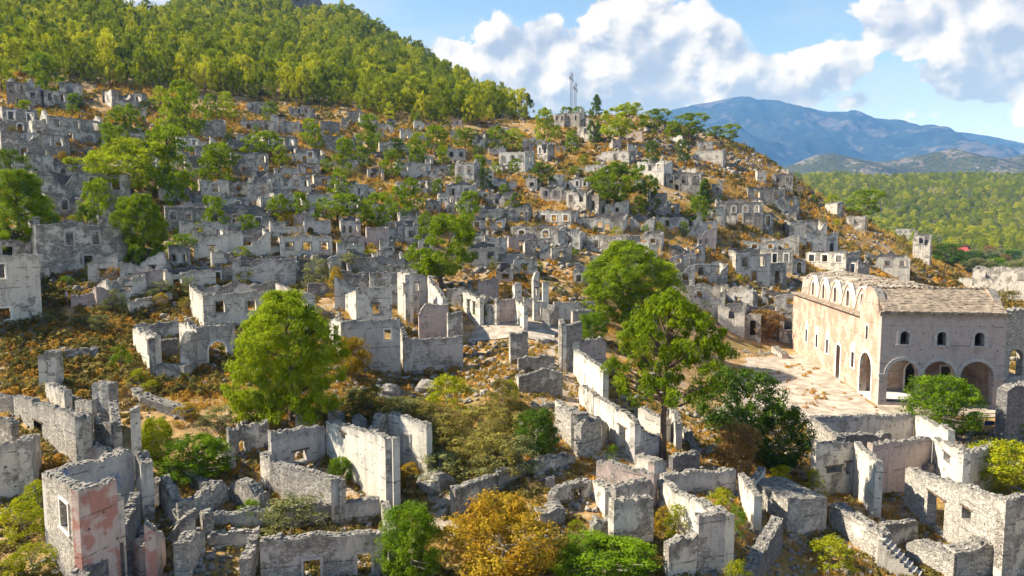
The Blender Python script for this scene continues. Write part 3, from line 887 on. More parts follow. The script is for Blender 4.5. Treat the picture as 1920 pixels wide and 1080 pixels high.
# ------------------------------------------------------------------ roofless houses on the slopes
TONE = {0: 'grey', 1: 'pale', 2: 'white', 3: 'bluegrey', 4: 'red', 5: 'pinkish', 6: 'dark'}
TONEW = {0: 'grey', 1: 'pale', 2: 'whitewashed', 3: 'bluish', 4: 'reddish', 5: 'pinkish', 6: 'dark'}
NUMW = ['windowless', 'one-windowed', 'two-windowed', 'three-windowed', 'four-windowed', 'five-windowed']
HOUSES = [
    # uL, uR, vTop, vBase, turn, windows, tone, extra
    (18, 50, 157, 202, -22, 2, 0, 'g'), (52, 74, 168, 203, -10, 1, 0, ''), (88, 125, 172, 205, 8, 2, 0, ''), (116, 148, 157, 190, -8, 1, 0, ''),
    (194, 212, 171, 193, 0, 0, 0, ''), (216, 273, 174, 206, 14, 2, 0, ''), (14, 67, 205, 250, 14, 2, 0, 'c'), (100, 188, 224, 268, 12, 3, 0, 'g'),
    (18, 122, 251, 297, 8, 2, 0, 'c'), (-20, 55, 298, 345, 6, 1, 1, ''), (57, 98, 293, 335, 6, 0, 1, ''), (100, 168, 300, 330, -6, 1, 0, ''),
    (82, 236, 326, 390, 6, 2, 0, 'k'), (88, 236, 424, 508, 10, 2, 0, 'k'), (-20, 52, 452, 500, 6, 1, 1, ''), (-60, 68, 482, 612, 8, 1, 1, 'w'),
    (92, 150, 365, 408, 8, 1, 0, 'b'), (248, 272, 252, 286, 0, 2, 1, ''), (376, 418, 226, 262, -8, 2, 0, 'b'), (465, 507, 191, 216, -12, 2, 0, ''),
    (543, 580, 200, 222, -18, 3, 0, ''), (454, 512, 227, 250, -8, 2, 0, 'c'), (527, 560, 228, 250, -5, 2, 1, 'c'), (602, 637, 229, 252, 0, 1, 0, ''),
    (335, 372, 258, 282, 5, 2, 1, ''), (338, 388, 275, 302, 8, 1, 0, 'b'), (448, 478, 255, 275, 5, 0, 1, ''), (500, 557, 258, 286, 14, 3, 0, ''),
    (603, 640, 256, 279, -8, 3, 0, ''), (427, 496, 264, 284, 0, 0, 0, ''), (437, 502, 288, 327, 3, 3, 0, 'w'), (556, 608, 281, 306, 6, 1, 1, 'b'),
    (350, 384, 298, 330, 5, 1, 1, ''), (380, 428, 339, 374, 8, 1, 1, 'b'), (430, 464, 343, 371, 0, 1, 0, ''), (466, 506, 346, 386, -8, 2, 1, 'g'),
    (480, 526, 325, 360, 10, 0, 1, 'c'), (528, 582, 330, 360, 5, 3, 1, 'b'), (632, 690, 346, 374, 6, 2, 1, ''), (516, 574, 364, 396, 14, 2, 1, ''),
    (577, 626, 366, 392, 3, 1, 1, 'b'), (316, 392, 390, 436, 3, 3, 0, 'a'), (393, 458, 391, 436, 0, 2, 0, 'a'), (392, 464, 371, 396, 5, 2, 1, 'b'),
    (506, 526, 386, 406, 0, 0, 5, ''), (423, 506, 436, 484, 6, 1, 2, 'b'), (572, 620, 414, 442, 4, 0, 3, ''), (528, 622, 446, 480, 4, 3, 2, ''),
    (440, 552, 488, 532, -5, 0, 3, 'b'), (316, 402, 508, 540, 10, 0, 1, ''), (320, 356, 466, 500, 3, 2, 1, ''), (391, 556, 549, 608, 14, 3, 1, 'w'),
    (652, 674, 209, 234, -14, 2, 0, 'c'), (640, 654, 222, 240, 0, 0, 0, ''), (702, 722, 232, 248, -8, 2, 0, 'c'), (704, 718, 246, 262, -5, 1, 1, ''),
    (726, 742, 226, 240, 0, 1, 0, ''), (750, 768, 241, 254, -5, 1, 1, ''), (783, 802, 254, 268, 8, 0, 3, ''), (797, 816, 231, 244, 0, 1, 1, ''),
    (844, 860, 246, 264, -12, 1, 1, ''), (657, 677, 261, 286, -8, 1, 0, ''), (660, 689, 289, 306, -4, 2, 1, ''), (712, 748, 268, 286, 4, 1, 1, 'b'),
    (750, 772, 268, 285, 0, 1, 1, 'b'), (766, 812, 293, 312, 5, 4, 2, ''), (745, 808, 306, 333, 8, 2, 1, 'w'), (838, 872, 279, 300, -6, 2, 1, ''),
    (886, 906, 254, 282, -22, 1, 1, 'g'), (910, 936, 258, 276, -10, 1, 1, 'b'), (853, 888, 308, 346, -22, 2, 1, 'g'), (936, 984, 287, 320, -24, 3, 2, ''),
    (892, 948, 336, 354, -3, 1, 1, ''), (836, 886, 349, 376, -14, 2, 1, ''), (822, 850, 367, 389, 4, 3, 1, ''), (852, 882, 362, 392, -6, 2, 5, ''),
    (640, 674, 344, 372, 4, 1, 1, 'b'), (676, 704, 355, 376, 6, 1, 2, ''), (798, 822, 376, 400, -10, 2, 0, ''), (838, 862, 384, 405, 6, 2, 2, ''),
    (864, 902, 386, 411, -3, 3, 1, 'b'), (895, 924, 358, 374, -6, 1, 1, ''), (924, 960, 366, 390, -16, 2, 1, ''), (884, 946, 412, 434, -6, 3, 1, ''),
    (902, 934, 391, 410, -5, 1, 1, ''), (936, 962, 394, 415, 0, 1, 0, ''), (750, 790, 407, 432, 8, 0, 1, ''), (744, 782, 420, 452, 4, 1, 0, 'b'),
    (640, 676, 416, 446, 5, 3, 1, ''), (688, 730, 428, 466, 3, 0, 5, ''), (713, 740, 453, 482, 5, 0, 1, ''), (660, 708, 484, 522, 5, 0, 0, ''),
    (709, 758, 480, 512, 3, 0, 3, 'b'), (876, 934, 466, 504, -2, 2, 1, 'w'), (940, 982, 478, 502, -4, 0, 3, ''), (760, 784, 425, 456, 5, 1, 1, ''),
    (785, 812, 448, 476, 2, 1, 2, ''), (1038, 1058, 215, 241, -26, 2, 0, ''), (1060, 1086, 213, 240, -30, 2, 0, 'g'), (1082, 1112, 238, 264, -32, 1, 1, ''),
    (1007, 1026, 272, 302, -30, 2, 1, 'w'), (1043, 1060, 275, 289, -5, 1, 1, 'b'), (980, 1002, 259, 276, -10, 1, 1, 'b'), (1127, 1178, 285, 308, -20, 1, 1, ''),
    (1098, 1140, 311, 330, -15, 1, 1, ''), (1194, 1243, 303, 336, -24, 3, 2, ''), (1027, 1047, 331, 353, -22, 2, 2, ''), (1012, 1052, 352, 380, -14, 2, 1, 'b'),
    (1075, 1102, 335, 357, -16, 2, 1, ''), (1103, 1128, 334, 352, -6, 0, 1, ''), (1062, 1098, 362, 394, -28, 2, 1, 'b'), (1112, 1131, 371, 390, -5, 1, 1, ''),
    (1007, 1070, 396, 422, -20, 3, 1, ''), (944, 990, 391, 414, -14, 2, 1, ''), (1082, 1167, 409, 434, -10, 1, 1, 'b'), (957, 1046, 426, 458, -18, 2, 1, ''),
    (1053, 1084, 430, 452, -6, 0, 0, ''), (1098, 1173, 443, 478, -22, 2, 0, ''), (1106, 1182, 483, 506, -4, 1, 1, ''), (1074, 1142, 507, 538, -5, 3, 1, 'c'),
    (1249, 1312, 326, 362, -6, 3, 0, 'b'), (1303, 1354, 283, 308, -10, 0, 1, ''), (1334, 1354, 346, 372, 0, 1, 0, ''), (1420, 1436, 322, 346, 8, 0, 1, ''),
    (1449, 1485, 327, 354, 4, 2, 0, ''), (1404, 1469, 355, 384, 8, 2, 0, 'c'), (1344, 1428, 380, 418, 4, 4, 0, ''), (1232, 1315, 408, 437, 4, 2, 1, 'b'),
    (1254, 1321, 461, 484, 10, 2, 0, 'c'), (1238, 1304, 479, 502, 3, 3, 3, ''), (1372, 1456, 452, 472, 5, 3, 1, ''), (1380, 1442, 476, 526, 16, 2, 1, 'w'),
    (1442, 1484, 470, 508, -2, 2, 0, ''), (1300, 1363, 496, 532, 12, 2, 1, ''), (1268, 1302, 496, 532, 5, 0, 1, 'b'), (1298, 1358, 541, 578, 3, 2, 1, ''),
    (1252, 1300, 536, 562, 3, 1, 1, 'b'), (1482, 1546, 419, 470, 12, 1, 1, 'b'), (1547, 1568, 382, 403, -24, 0, 1, ''), (1588, 1619, 406, 432, -8, 1, 1, ''),
    (1512, 1581, 474, 508, -24, 3, 1, ''), (1625, 1700, 483, 512, 4, 3, 1, 'b'), (1680, 1712, 430, 452, -4, 2, 1, ''), (1712, 1740, 442, 492, -6, 1, 1, 'b'),
    (1346, 1394, 575, 622, -6, 1, 2, 'a'), (1396, 1460, 583, 626, 5, 0, 5, ''), (1430, 1496, 553, 584, 4, 2, 1, 'b'), (1462, 1494, 590, 644, 3, 1, 0, ''),
    (1830, 1930, 506, 566, -4, 2, 1, 'b'), (1216, 1250, 362, 402, 6, 0, 0, 'b'), (1465, 1492, 398, 412, 0, 0, 0, ''), (1205, 1240, 440, 462, -8, 1, 1, ''),
    (700, 745, 384, 404, 6, 1, 1, ''), (590, 632, 330, 352, 6, 1, 0, ''), (640, 676, 378, 402, 4, 2, 1, ''), (744, 790, 345, 366, 3, 1, 1, ''),
    (776, 818, 338, 352, -4, 1, 0, ''), (986, 1006, 336, 356, -14, 1, 1, ''), (420, 448, 402, 430, 2, 1, 0, ''), (460, 506, 400, 430, 3, 1, 0, ''),
    (300, 330, 330, 360, 4, 1, 0, 'b'), (560, 600, 310, 330, 3, 1, 0, ''), (690, 720, 318, 338, 3, 2, 1, ''), (812, 846, 312, 330, -3, 1, 1, ''),
    (250, 290, 300, 330, 5, 2, 0, ''), (590, 640, 480, 510, 6, 1, 1, 'b'), (556, 600, 495, 525, 3, 0, 0, 'b'), (620, 660, 500, 530, 5, 1, 1, 'b'),
    (790, 830, 478, 505, 3, 1, 1, 'b'), (930, 962, 505, 530, -3, 1, 1, 'b'), (964, 1000, 440, 458, -6, 1, 0, ''), (842, 878, 430, 452, -3, 1, 1, ''),
    (880, 915, 440, 462, -3, 1, 1, 'b'), (1180, 1225, 412, 432, -6, 1, 1, 'b'), (1130, 1165, 345, 364, -8, 1, 1, ''), (640, 672, 300, 322, 3, 1, 0, ''),
]
VB = [0, 210, 245, 280, 315, 350, 390, 430, 475, 540, 700]
ROWN = ['topmost', 'second', 'third', 'fourth', 'fifth', 'sixth', 'seventh', 'eighth', 'ninth', 'lowest']


def zone_of(u, v):
    r = max(i for i in range(len(VB) - 1) if v >= VB[i])
    part = 'left hillside' if u < 500 else 'middle hillside' if u < 1010 else 'slope below mast' if u < 1290 else 'right-hand hill'
    return 'in %s row, %s' % (ROWN[r], part)


def house(spec, idx):
    uL, uR, vT, vB, turn, nw, tone, ex = spec
    rr = random.Random(100 + idx)
    uc = (uL + uR) / 2
    P = cast(uc, vB)
    d = P.y
    th = -math.atan2(P.x, P.y) + R(turn)
    Wd = (uR - uL) / F * d / max(.6, math.cos(R(turn)))
    H = (vB - vT) / F * d
    D = min(8.0, max(4.0, Wd * rr.uniform(.65, .95)))
    t = .5
    root = thing('ruined_house', None, 'house', P, th, 'roofless houses on the hillside')
    mat = M[TONE[tone]]
    sides = M[rr.choice(['grey', 'pale', 'pale']) if tone in (0, 1) else TONE[tone]]
    near = d < 125
    cap = .13 if near else 0
    trim = M[rr.choice(['trim', 'pale', 'trimgrey', 'white'])]
    two = H > 5.2
    ops = []
    ww = min(rr.uniform(.8, 1.25), Wd / max(1, nw) * .42)
    wh = min(rr.uniform(1.3, 2.0), H * rr.uniform(.34, .46))
    kind = 'a' if 'a' in ex else rr.choice(['r', 'r', 'r', 's'])
    zb = (H - wh - rr.uniform(.5, .9)) if H > 2.8 else H * .3
    for i in range(nw):
        cx = Wd * (i + .5) / nw + rr.uniform(-.15, .15)
        if idx in (12, 13, 8):                     # long walls with the windows towards one end
            cx = Wd * ((.60, .84) if idx == 12 else (.34, .62) if idx == 13 else (.66, .84))[i]
        ops.append((cx - ww / 2, cx + ww / 2, zb, zb + wh, kind))
    if 'w' in ex or (two and rr.random() < .6):
        for i in range(max(1, nw - 1)):
            cx = Wd * (i + .5) / max(1, nw - 1) + .3
            if .5 < cx < Wd - 1.2 and zb > 2.4:
                ops.append((cx - .5, cx + .5, -.3 if rr.random() < .5 else .7, 1.9, 'r'))
    ops = [o for i, o in enumerate(ops) if not any(o[0] < q[1] + .1 and q[0] < o[1] + .1 and o[2] < q[3] + .2 and q[2] < o[3] + .2 for q in ops[:i])]
    ops = [o for o in ops if o[0] > .15 and o[1] < Wd - .15]
    if rr.random() < .45:
        dx_ = rr.uniform(.2, .8) * Wd
        dop = (dx_ - .5, dx_ + .5, -1.0, min(2.0, H * .55), rr.choice(['r', 'a']))
        if .2 < dop[0] and dop[1] < Wd - .2 and not any(dop[0] < q[1] + .15 and q[0] < dop[1] + .15 for q in ops):
            ops.append(dop)
    brk = 'b' in ex or rr.random() < .3
    bx, bw, bd = rr.uniform(.15, .85) * Wd, rr.uniform(.8, 1.8), rr.uniform(.25, .55) * H
    tilt = rr.uniform(-.25, .25)

    def ftop(x):
        z = H + tilt * (x / Wd - .5)
        if brk:
            z -= bd * max(0, 1 - abs(x - bx) / bw) ** .7
        return z
    add_wall(root, (-Wd / 2, 0, 0), 0, Wd, ftop, t, mat, ops, -3.2, .10, .6, cap, trim, .2 if near else .26)
    lower = rr.uniform(.0, .35) * H
    gab = rr.uniform(.8, 1.4) if 'g' in ex else 0

    def stop(a, b):
        return lambda x: a + (b - a) * x / (D - 2 * t) + (gab * max(0, 1 - abs(x / (D - 2 * t) - .5) * 2))
    so = []
    if D > 5 and rr.random() < .6:
        so = [(D * .3, D * .3 + .85, zb, zb + wh, 'r')]
    bh = H - rr.uniform(-.3, .3) * .6 + rr.uniform(0, .7)
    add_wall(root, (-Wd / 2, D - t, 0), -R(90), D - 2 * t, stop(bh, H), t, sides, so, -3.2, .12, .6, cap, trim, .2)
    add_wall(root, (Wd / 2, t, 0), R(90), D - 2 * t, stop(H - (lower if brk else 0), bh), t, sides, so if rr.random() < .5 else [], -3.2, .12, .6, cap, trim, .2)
    add_wall(root, (Wd / 2, D, 0), R(180), Wd, lambda x: bh + .25 * math.sin(x * 1.3 + idx), t, M[rr.choice(['dark', 'dark', 'grey', 'pale'])], [], -3.2, .15, .6, cap)  # back wall often coloured dark, painting interior shade behind the window openings
    if Wd > 3.5 and rr.random() < .7:                     # a lower room built against one side
        s_ = rr.choice([-1, 1])
        aw, ad, ah = rr.uniform(2.2, 4.2), D * rr.uniform(.6, .85), H * rr.uniform(.45, .85)
        x0 = Wd / 2 + .003 if s_ > 0 else -Wd / 2 - aw - .003
        y0 = rr.uniform(.3, 1.2)
        am = M[rr.choice(['pale', 'white', 'grey', TONE[tone]])]
        aop = [(aw * .5 - .45, aw * .5 + .45, -.5, min(ah * .75, 1.9), rr.choice(['r', 'a']))] if ah > 1.8 else []
        sl_ = rr.uniform(-.35, .35)
        add_wall(root, (x0, y0, 0), 0, aw, lambda x: ah * (1 + sl_ * (x / aw - .5)), .45, am, aop, -3.2, .2, .5, cap, trim if rr.random() < .5 else None, .18, False, name='annex_wall')
        xs_ = x0 + aw if s_ > 0 else x0 + .45
        add_wall(root, (xs_, y0 + .45, 0), R(90), ad, lambda x: ah * (1 - .12 * x / ad), .45, am, [], -3.2, .25, .5, cap, name='annex_wall')
    if Wd > 6.5 or rr.random() < .25:
        cx = rr.uniform(.35, .65) * Wd - Wd / 2
        ok = all(abs(cx + Wd / 2 - (o[0] + o[1]) / 2) > .8 for o in ops)
        if ok:
            add_wall(root, (cx, t, 0), R(90), D - 2 * t, lambda x: H * .9 - .15 * x, .4, M['pale'], [], -3.2, .2, .6, cap * .8, name='cross_wall')
    if 'c' in ex or rr.random() < .22:
        V, Fc = [], []
        cx = rr.choice([-1, 1]) * (Wd / 2 - .5)
        box(V, Fc, cx - .35, cx + .35, D * .4, D * .4 + .6, H - .3, H + .95)
        box(V, Fc, cx - .45, cx + .45, D * .4 - .1, D * .4 + .7, H + .954, H + 1.1)
        obj('chimney', V, Fc, M['pale'], root)
    style = '%s %s roofless house' % (TONEW[tone], NUMW[min(5, nw)])
    in_row(root, zone_of(uc, vB), uc, style)
    return root, P, Wd, D


HPOS = []
for i, s in enumerate(HOUSES):
    r_, P_, w_, d_ = house(s, i)
    HPOS.append((P_.x, P_.y, max(w_, d_)))

# broken wall fragments between the houses
rf = random.Random(4)
k = 0
while k < 135:
    u, v = rf.uniform(0, 1500), rf.uniform(225, 590)
    if v < 150 + max(0, u - 1050) * .42:
        continue
    if u > 1010 and rf.random() < .45:
        continue
    P = cast(u, v)
    if P.y > 245 or any(abs(P.x - hx) < hw * .62 and -2.0 < P.y - hy < hw + 1 for hx, hy, hw in HPOS):
        continue
    k += 1
    th = -math.atan2(P.x, P.y) + R(rf.uniform(-30, 30))
    tn = rf.choice([0, 1, 1, 2, 5])
    root = thing('ruin_fragment', None, 'ruin', P, th, 'broken walls between the houses')
    L, H = rf.uniform(2.0, 5.5), rf.uniform(1.2, 3.6)
    ops = [(L * .5 - .4, L * .5 + .4, H * .3, H * .3 + 1.0, 'r')] if L > 3 and H > 2.4 else []
    sl_ = rf.uniform(-.5, .5)
    add_wall(root, (-L / 2, 0, 0), 0, L, lambda x: H * (1 + sl_ * (x / L - .5)), .5, M[TONE[tn]], ops, -2.5, .25, .5, .13 if P.y < 125 else 0)
    if rf.random() < .75:
        s_ = rf.choice([-1, 1])
        L2 = rf.uniform(1.5, 4)
        add_wall(root, (s_ * L / 2 if s_ > 0 else -L / 2 + .5, .5, 0), R(90), L2, lambda x: H * (1 - .5 * x / L2), .5, M[rf.choice(['pale', 'white', 'grey'])], [], -2.5, .25, .5, .13 if P.y < 125 else 0)
    in_row(root, 'of broken walls ' + zone_of(u, v), u, '%s wall fragment' % TONEW[tn])

# ------------------------------------------------------------------ ruins at closer range, wall by wall
def on_plane(P1, P2, u, v):
    """where the ray of pixel (u, v) meets the upright plane through P1 and P2: (distance along, height)"""
    Y = (540 - v) / F
    r = Vector(((u - 960) / F, math.cos(PITCH) + Y * math.sin(PITCH), -math.sin(PITCH) + Y * math.cos(PITCH)))
    dx, dy = P2.x - P1.x, P2.y - P1.y
    L = math.hypot(dx, dy)
    dx, dy = dx / L, dy / L
    nx, ny = -dy, dx
    k = (P1.x * nx + P1.y * ny) / (r.x * nx + r.y * ny)
    p = Vector((0, 0, CAMZ)) + r * k
    return (p.x - P1.x) * dx + (p.y - P1.y) * dy, p.z


RUB = []
rub = random.Random(8)


def ruin(label, walls, cat='ruin', group=None):
    """walls: (u1, vtop1, d1, u2, vtop2, d2, material, options)"""
    pts = [unproj(w[0], w[1], w[2]) for w in walls] + [unproj(w[3], w[4], w[5]) for w in walls]
    cx = sum(p.x for p in pts) / len(pts)
    cy = sum(p.y for p in pts) / len(pts)
    cz = ground(cx, cy)
    root = thing('ruined_house', label, cat, (cx, cy, cz), 0, group)
    C0 = Vector((cx, cy, cz))
    for w in walls:
        opt = w[7] if len(w) > 7 else {}
        P1, P2 = unproj(*w[0:3]), unproj(*w[3:6])
        L = math.hypot(P2.x - P1.x, P2.y - P1.y)
        yaw = math.atan2(P2.y - P1.y, P2.x - P1.x)
        z0 = min(ground(P1.x, P1.y), ground(P2.x, P2.y)) - 1.2
        ops = []
        for (u0, u1, v0, v1, k) in opt.get('ops', []):
            um = (u0 + u1) / 2
            xa, _ = on_plane(P1, P2, u0, (v0 + v1) / 2)
            xb, _ = on_plane(P1, P2, u1, (v0 + v1) / 2)
            _, zt_ = on_plane(P1, P2, um, v0)
            _, zb_ = on_plane(P1, P2, um, v1)
            xa, xb = max(.12, xa), min(L - .12, xb)
            if xb > xa + .15:
                ops.append((xa, xb, zb_ - cz, zt_ - cz, k))
        nl_ = int(L * 3.5)
        for q in range(nl_):
            f_ = rub.random()
            sd_ = rub.choice([-1, 1]) * abs(rub.gauss(0, .55)) + (.75 if rub.random() < .4 else -.25)
            x_ = P1.x + (P2.x - P1.x) * f_ - math.sin(yaw) * sd_
            y_ = P1.y + (P2.y - P1.y) * f_ + math.cos(yaw) * sd_
            RUB.append((x_, y_))
        prof = opt.get('prof', [])
        rag = opt.get('rag', .16)

        def top(x, P1=P1, P2=P2, L=L, prof=prof):
            z = P1.z + (P2.z - P1.z) * x / L - cz
            if prof:
                z += float(np.interp(x / L, [q[0] for q in prof], [q[1] for q in prof]))
            return z
        add_wall(root, (P1.x - cx, P1.y - cy, 0), yaw, L, top, opt.get('t', .55), M[w[6]], ops, z0 - cz, rag, opt.get('step', .45),
                 opt.get('cap', .13), M[opt['fr']] if 'fr' in opt else None, .16, True, .03, opt.get('name', 'wall'), opt.get('label'))
    return root


ruin('pale rubble ruin with a tall chimney stump, at the left edge', [
    (-30, 740, 57, 24, 744, 56, 'grey'),
    (24, 744, 56, 155, 783, 47.5, 'stone', dict(ops=[(66, 81, 792, 880, 'r')])),
    (155.5, 783, 47.6, 173, 781, 50, 'grey'),
    (-60, 722, 61, 68, 722, 61, 'dark'),
    (70, 660, 60, 103, 662, 60, 'pale', dict(t=1.0, cap=.15, rag=.2, label='tall stump with a plastered niche')),
    (84, 718, 59, 120, 735, 55, 'pale'),
    (140, 750, 54, 171, 753, 53, 'pale'),
    (172, 722, 53.5, 203, 722, 53, 'stone', dict(t=.9)),
    (104, 735, 58, 140, 748, 56, 'pale'),
    (174, 790, 50, 208, 800, 49, 'grey', dict(rag=.3)),
    (203.5, 750, 53, 212, 800, 49, 'pale'),
    (-60, 775, 52, 20, 790, 50, 'grey'),
])
ruin('thin upright pillar of wall left of the yellow-green bush', [
    (243, 764, 46.5, 262, 760, 46.8, 'pale', dict(t=.6, rag=.3)),
    (225, 868, 46, 262, 862, 46.9, 'stone', dict(t=1.2)),
])
ruin('plastered end wall at the lower left edge', [
    (-60, 846, 43.5, 57, 828, 45, 'pale'),
    (57.5, 824, 44.8, 75, 812, 49, 'stone', dict(t=.8)),
])
ruin('tall two-storey ruin with red plaster and blue paint inside', [
    (85, 888, 38.5, 146, 920, 34.3, 'stone', dict(ops=[(114, 128, 942, 992, 'r')], fr='trim', rag=.06)),
    (146.5, 921, 33.9, 219, 900, 35.9, 'red', dict(rag=.10, cap=.14, step=.5, label='front wall with flaking red plaster')),
    (219.5, 930, 36.3, 232, 934, 36.6, 'pale'),
    (86, 886, 39.2, 250, 850, 43, 'blue', dict(t=.75, label='back wall with blue paint')),
    (252, 850, 43.2, 264, 868, 42, 'pale', dict(t=.7)),
    (233, 1000, 36.8, 262, 930, 41, 'dark'),
])
ruin('broken curved room wall right of the red ruin', [
    (275, 902, 44, 300, 895, 43.5, 'dark', dict(rag=.3)),
    (300, 897, 43.4, 332, 945, 41.5, 'grey', dict(rag=.4)),
    (334, 958, 41.3, 396, 917, 43.5, 'stone'),
    (345, 890, 47, 388, 905, 44.5, 'dark'),
    (262, 985, 39.5, 365, 962, 40.5, 'grey', dict(prof=[(0, -.4), (.4, -1.6), (.75, -.2), (1, 0)])),
])
ruin('low red-edged wall stump below the red ruin', [
    (152, 1085, 33.2, 248, 1012, 37.2, 'dark', dict(t=1.1, cap=.15)),
    (249, 1014, 37.2, 262, 1030, 36.6, 'red'),
    (270, 990, 36, 291, 988, 36.2, 'red', dict(rag=.25, t=.7)),
    (291.5, 988, 36.3, 309, 1003, 38, 'pinkish'),
])
ruin('roofless house with two dark windows at the bottom edge', [
    (487, 1013, 37, 726, 1000, 38.4, 'bluegrey', dict(ops=[(570, 601, 1050, 1110, 'r'), (670, 696, 1038, 1086, 'r')], fr='trimgrey', rag=.09)),
    (384, 968, 42, 712, 938, 44.2, 'pale', dict(rag=.08)),
    (713, 939, 44.2, 727, 1000, 39.0, 'stone'),
    (470, 1050, 36.5, 488, 1003, 40.2, 'stone', dict(t=.6)),
    (388, 1008, 39.8, 486, 997, 40.6, 'pale', dict(cap=.15)),
    (353, 1012, 36.8, 384, 1000, 39.5, 'stone', dict(t=.8, rag=.3)),
    (372, 960, 42.2, 382, 968, 40.4, 'grey'),
])
ruin('large pale ruin with a broad plastered wall left of the brush', [
    (428, 808, 50, 505, 792, 52, 'pale', dict(ops=[(448, 460, 826, 850, 'a')], rag=.2)),
    (508, 814, 48.5, 609, 797, 51.3, 'bluegrey', dict(ops=[(552, 575, 845, 866, 'r')])),
    (611, 791, 51.3, 737, 823, 44.6, 'white', dict(ops=[(640, 648, 812, 822, 'r')], rag=.1)),
    (737.5, 823, 44.7, 749, 826, 46.5, 'grey'),
    (506, 866, 46.8, 637, 903, 43.4, 'stone', dict(rag=.06, cap=.12)),
    (637.5, 903, 43.5, 645, 899, 46, 'pale'),
    (488, 862, 48, 505, 850, 46.9, 'stone', dict(rag=.35)),
    (727, 776, 52, 799, 797, 49, 'white', dict(ops=[(756, 768, 815, 848, 'r')], rag=.14, fr='trimgrey')),
    (698, 802, 49.5, 726, 777, 52, 'grey', dict(rag=.4)),
    (660, 865, 49.5, 700, 850, 50, 'pale'),
])
ruin('low rubble walls between the big pine and the large pale ruin', [
    (392, 835, 50.5, 428, 845, 48.5, 'stone', dict(rag=.3)),
    (430, 905, 45.5, 486, 925, 43.5, 'grey', dict(rag=.4, t=.8)),
    (395, 930, 43.6, 430, 906, 45.4, 'stone', dict(rag=.3)),
])
ruin('half-buried plastered room left of the yellow-green young tree', [
    (178, 840, 47.5, 240, 858, 46, 'pale', dict(ops=[(200, 210, 852, 872, 'r')])),
    (130, 812, 50, 176, 840, 47.6, 'pinkish', dict(rag=.2)),
])
ruin('ruined room with a doorway between the piers and the plaster panels', [
    (1062, 905, 46, 1110, 900, 47, 'pale', dict(ops=[(1076, 1090, 918, 950, 'r')], rag=.2)),
    (1111, 900, 47, 1135, 925, 44, 'white', dict(rag=.25)),
    (1040, 925, 44.5, 1062, 908, 46, 'stone', dict(rag=.3)),
])
ruin('pale broken rooms below the dark spreading fig', [
    (1300, 850, 56, 1345, 842, 58, 'pale', dict(rag=.2)),
    (1275, 800, 61, 1300, 840, 57, 'white', dict(rag=.25)),
    (1415, 905, 51, 1436, 880, 54, 'white', dict(rag=.2)),
])
ruin('roofless rooms at the foot of the white long wall, centre', [
    (1000, 760, 62, 1040, 752, 63, 'pale', dict(rag=.2)),
    (1040, 752, 63, 1066, 772, 59, 'white', dict(rag=.15)),
    (1085, 720, 66, 1112, 738, 62.5, 'pale', dict(rag=.2)),
    (1010, 640, 81, 1044, 636, 82, 'pale', dict(rag=.25, ops=[(1024, 1032, 648, 668, 'r')])),
])
ruin('shaded wall with square windows above the low yard, far left', [
    (110, 660, 66, 180, 655, 67.5, 'grey', dict(ops=[(128, 137, 668, 684, 'r'), (156, 165, 666, 682, 'r')], fr='trimgrey')),
    (180.5, 655, 67.5, 196, 650, 71, 'pale'),
])
ruin('three stubs of wall behind the large pale ruin', [
    (553, 773, 53.5, 575, 780, 53.5, 'pale', dict(t=.8, rag=.4)),
    (615, 775, 55, 642, 783, 55, 'stone', dict(t=.7, rag=.4)),
    (660, 780, 54, 684, 786, 54, 'stone', dict(t=.8, rag=.25)),
])
ruin('long leaning grey wall behind the orange autumn tree', [
    (853, 918, 44, 931, 891, 46.6, 'grey', dict(rag=.05)),
    (935, 886, 46.6, 1003, 868, 49.2, 'grey', dict(rag=.1)),
    (1004, 868, 48.6, 1079, 854, 51.5, 'stone', dict(t=1.1)),
    (1023, 898, 47.2, 1040, 898, 47.2, 'pinkish', dict(t=.6)),
])
ruin('tall pale masonry piers in the middle of the foreground', [
    (1040, 762, 58, 1082, 778, 53.5, 'stone', dict(t=1.0)),
    (1083, 776, 53.5, 1096, 785, 55.5, 'grey'),
    (1090, 790, 53, 1127, 784, 54.5, 'stone', dict(t=1.0, rag=.25)),
    (1127.5, 786, 54.6, 1142, 800, 57, 'grey'),
])
ruin('white plastered shell with a doorway behind the tall pine trunk', [
    (1114, 742, 60, 1150, 762, 56.5, 'white', dict(rag=.08)),
    (1150.5, 763, 56.5, 1190, 795, 53, 'white', dict(ops=[(1160, 1173, 800, 842, 'r')])),
    (1190.5, 796, 53, 1247, 803, 55, 'bluegrey', dict(prof=[(0, 0), (.3, -.3), (.7, -.9), (1, -.4)])),
    (1196, 764, 61, 1250, 790, 58, 'white'),
    (1255, 765, 60, 1268, 792, 57, 'pale', dict(rag=.3)),
])
ruin('pinkish low wall sloping right in the foreground centre', [
    (1118, 863, 48, 1226, 892, 45.4, 'pinkish', dict(rag=.12)),
    (1190, 854, 50.5, 1226, 868, 48.8, 'pale', dict(t=.9)),
    (1227, 868, 48.8, 1250, 866, 50, 'pinkish'),
    (1262, 858, 52, 1312, 853, 53, 'dark', dict(rag=.2)),
])
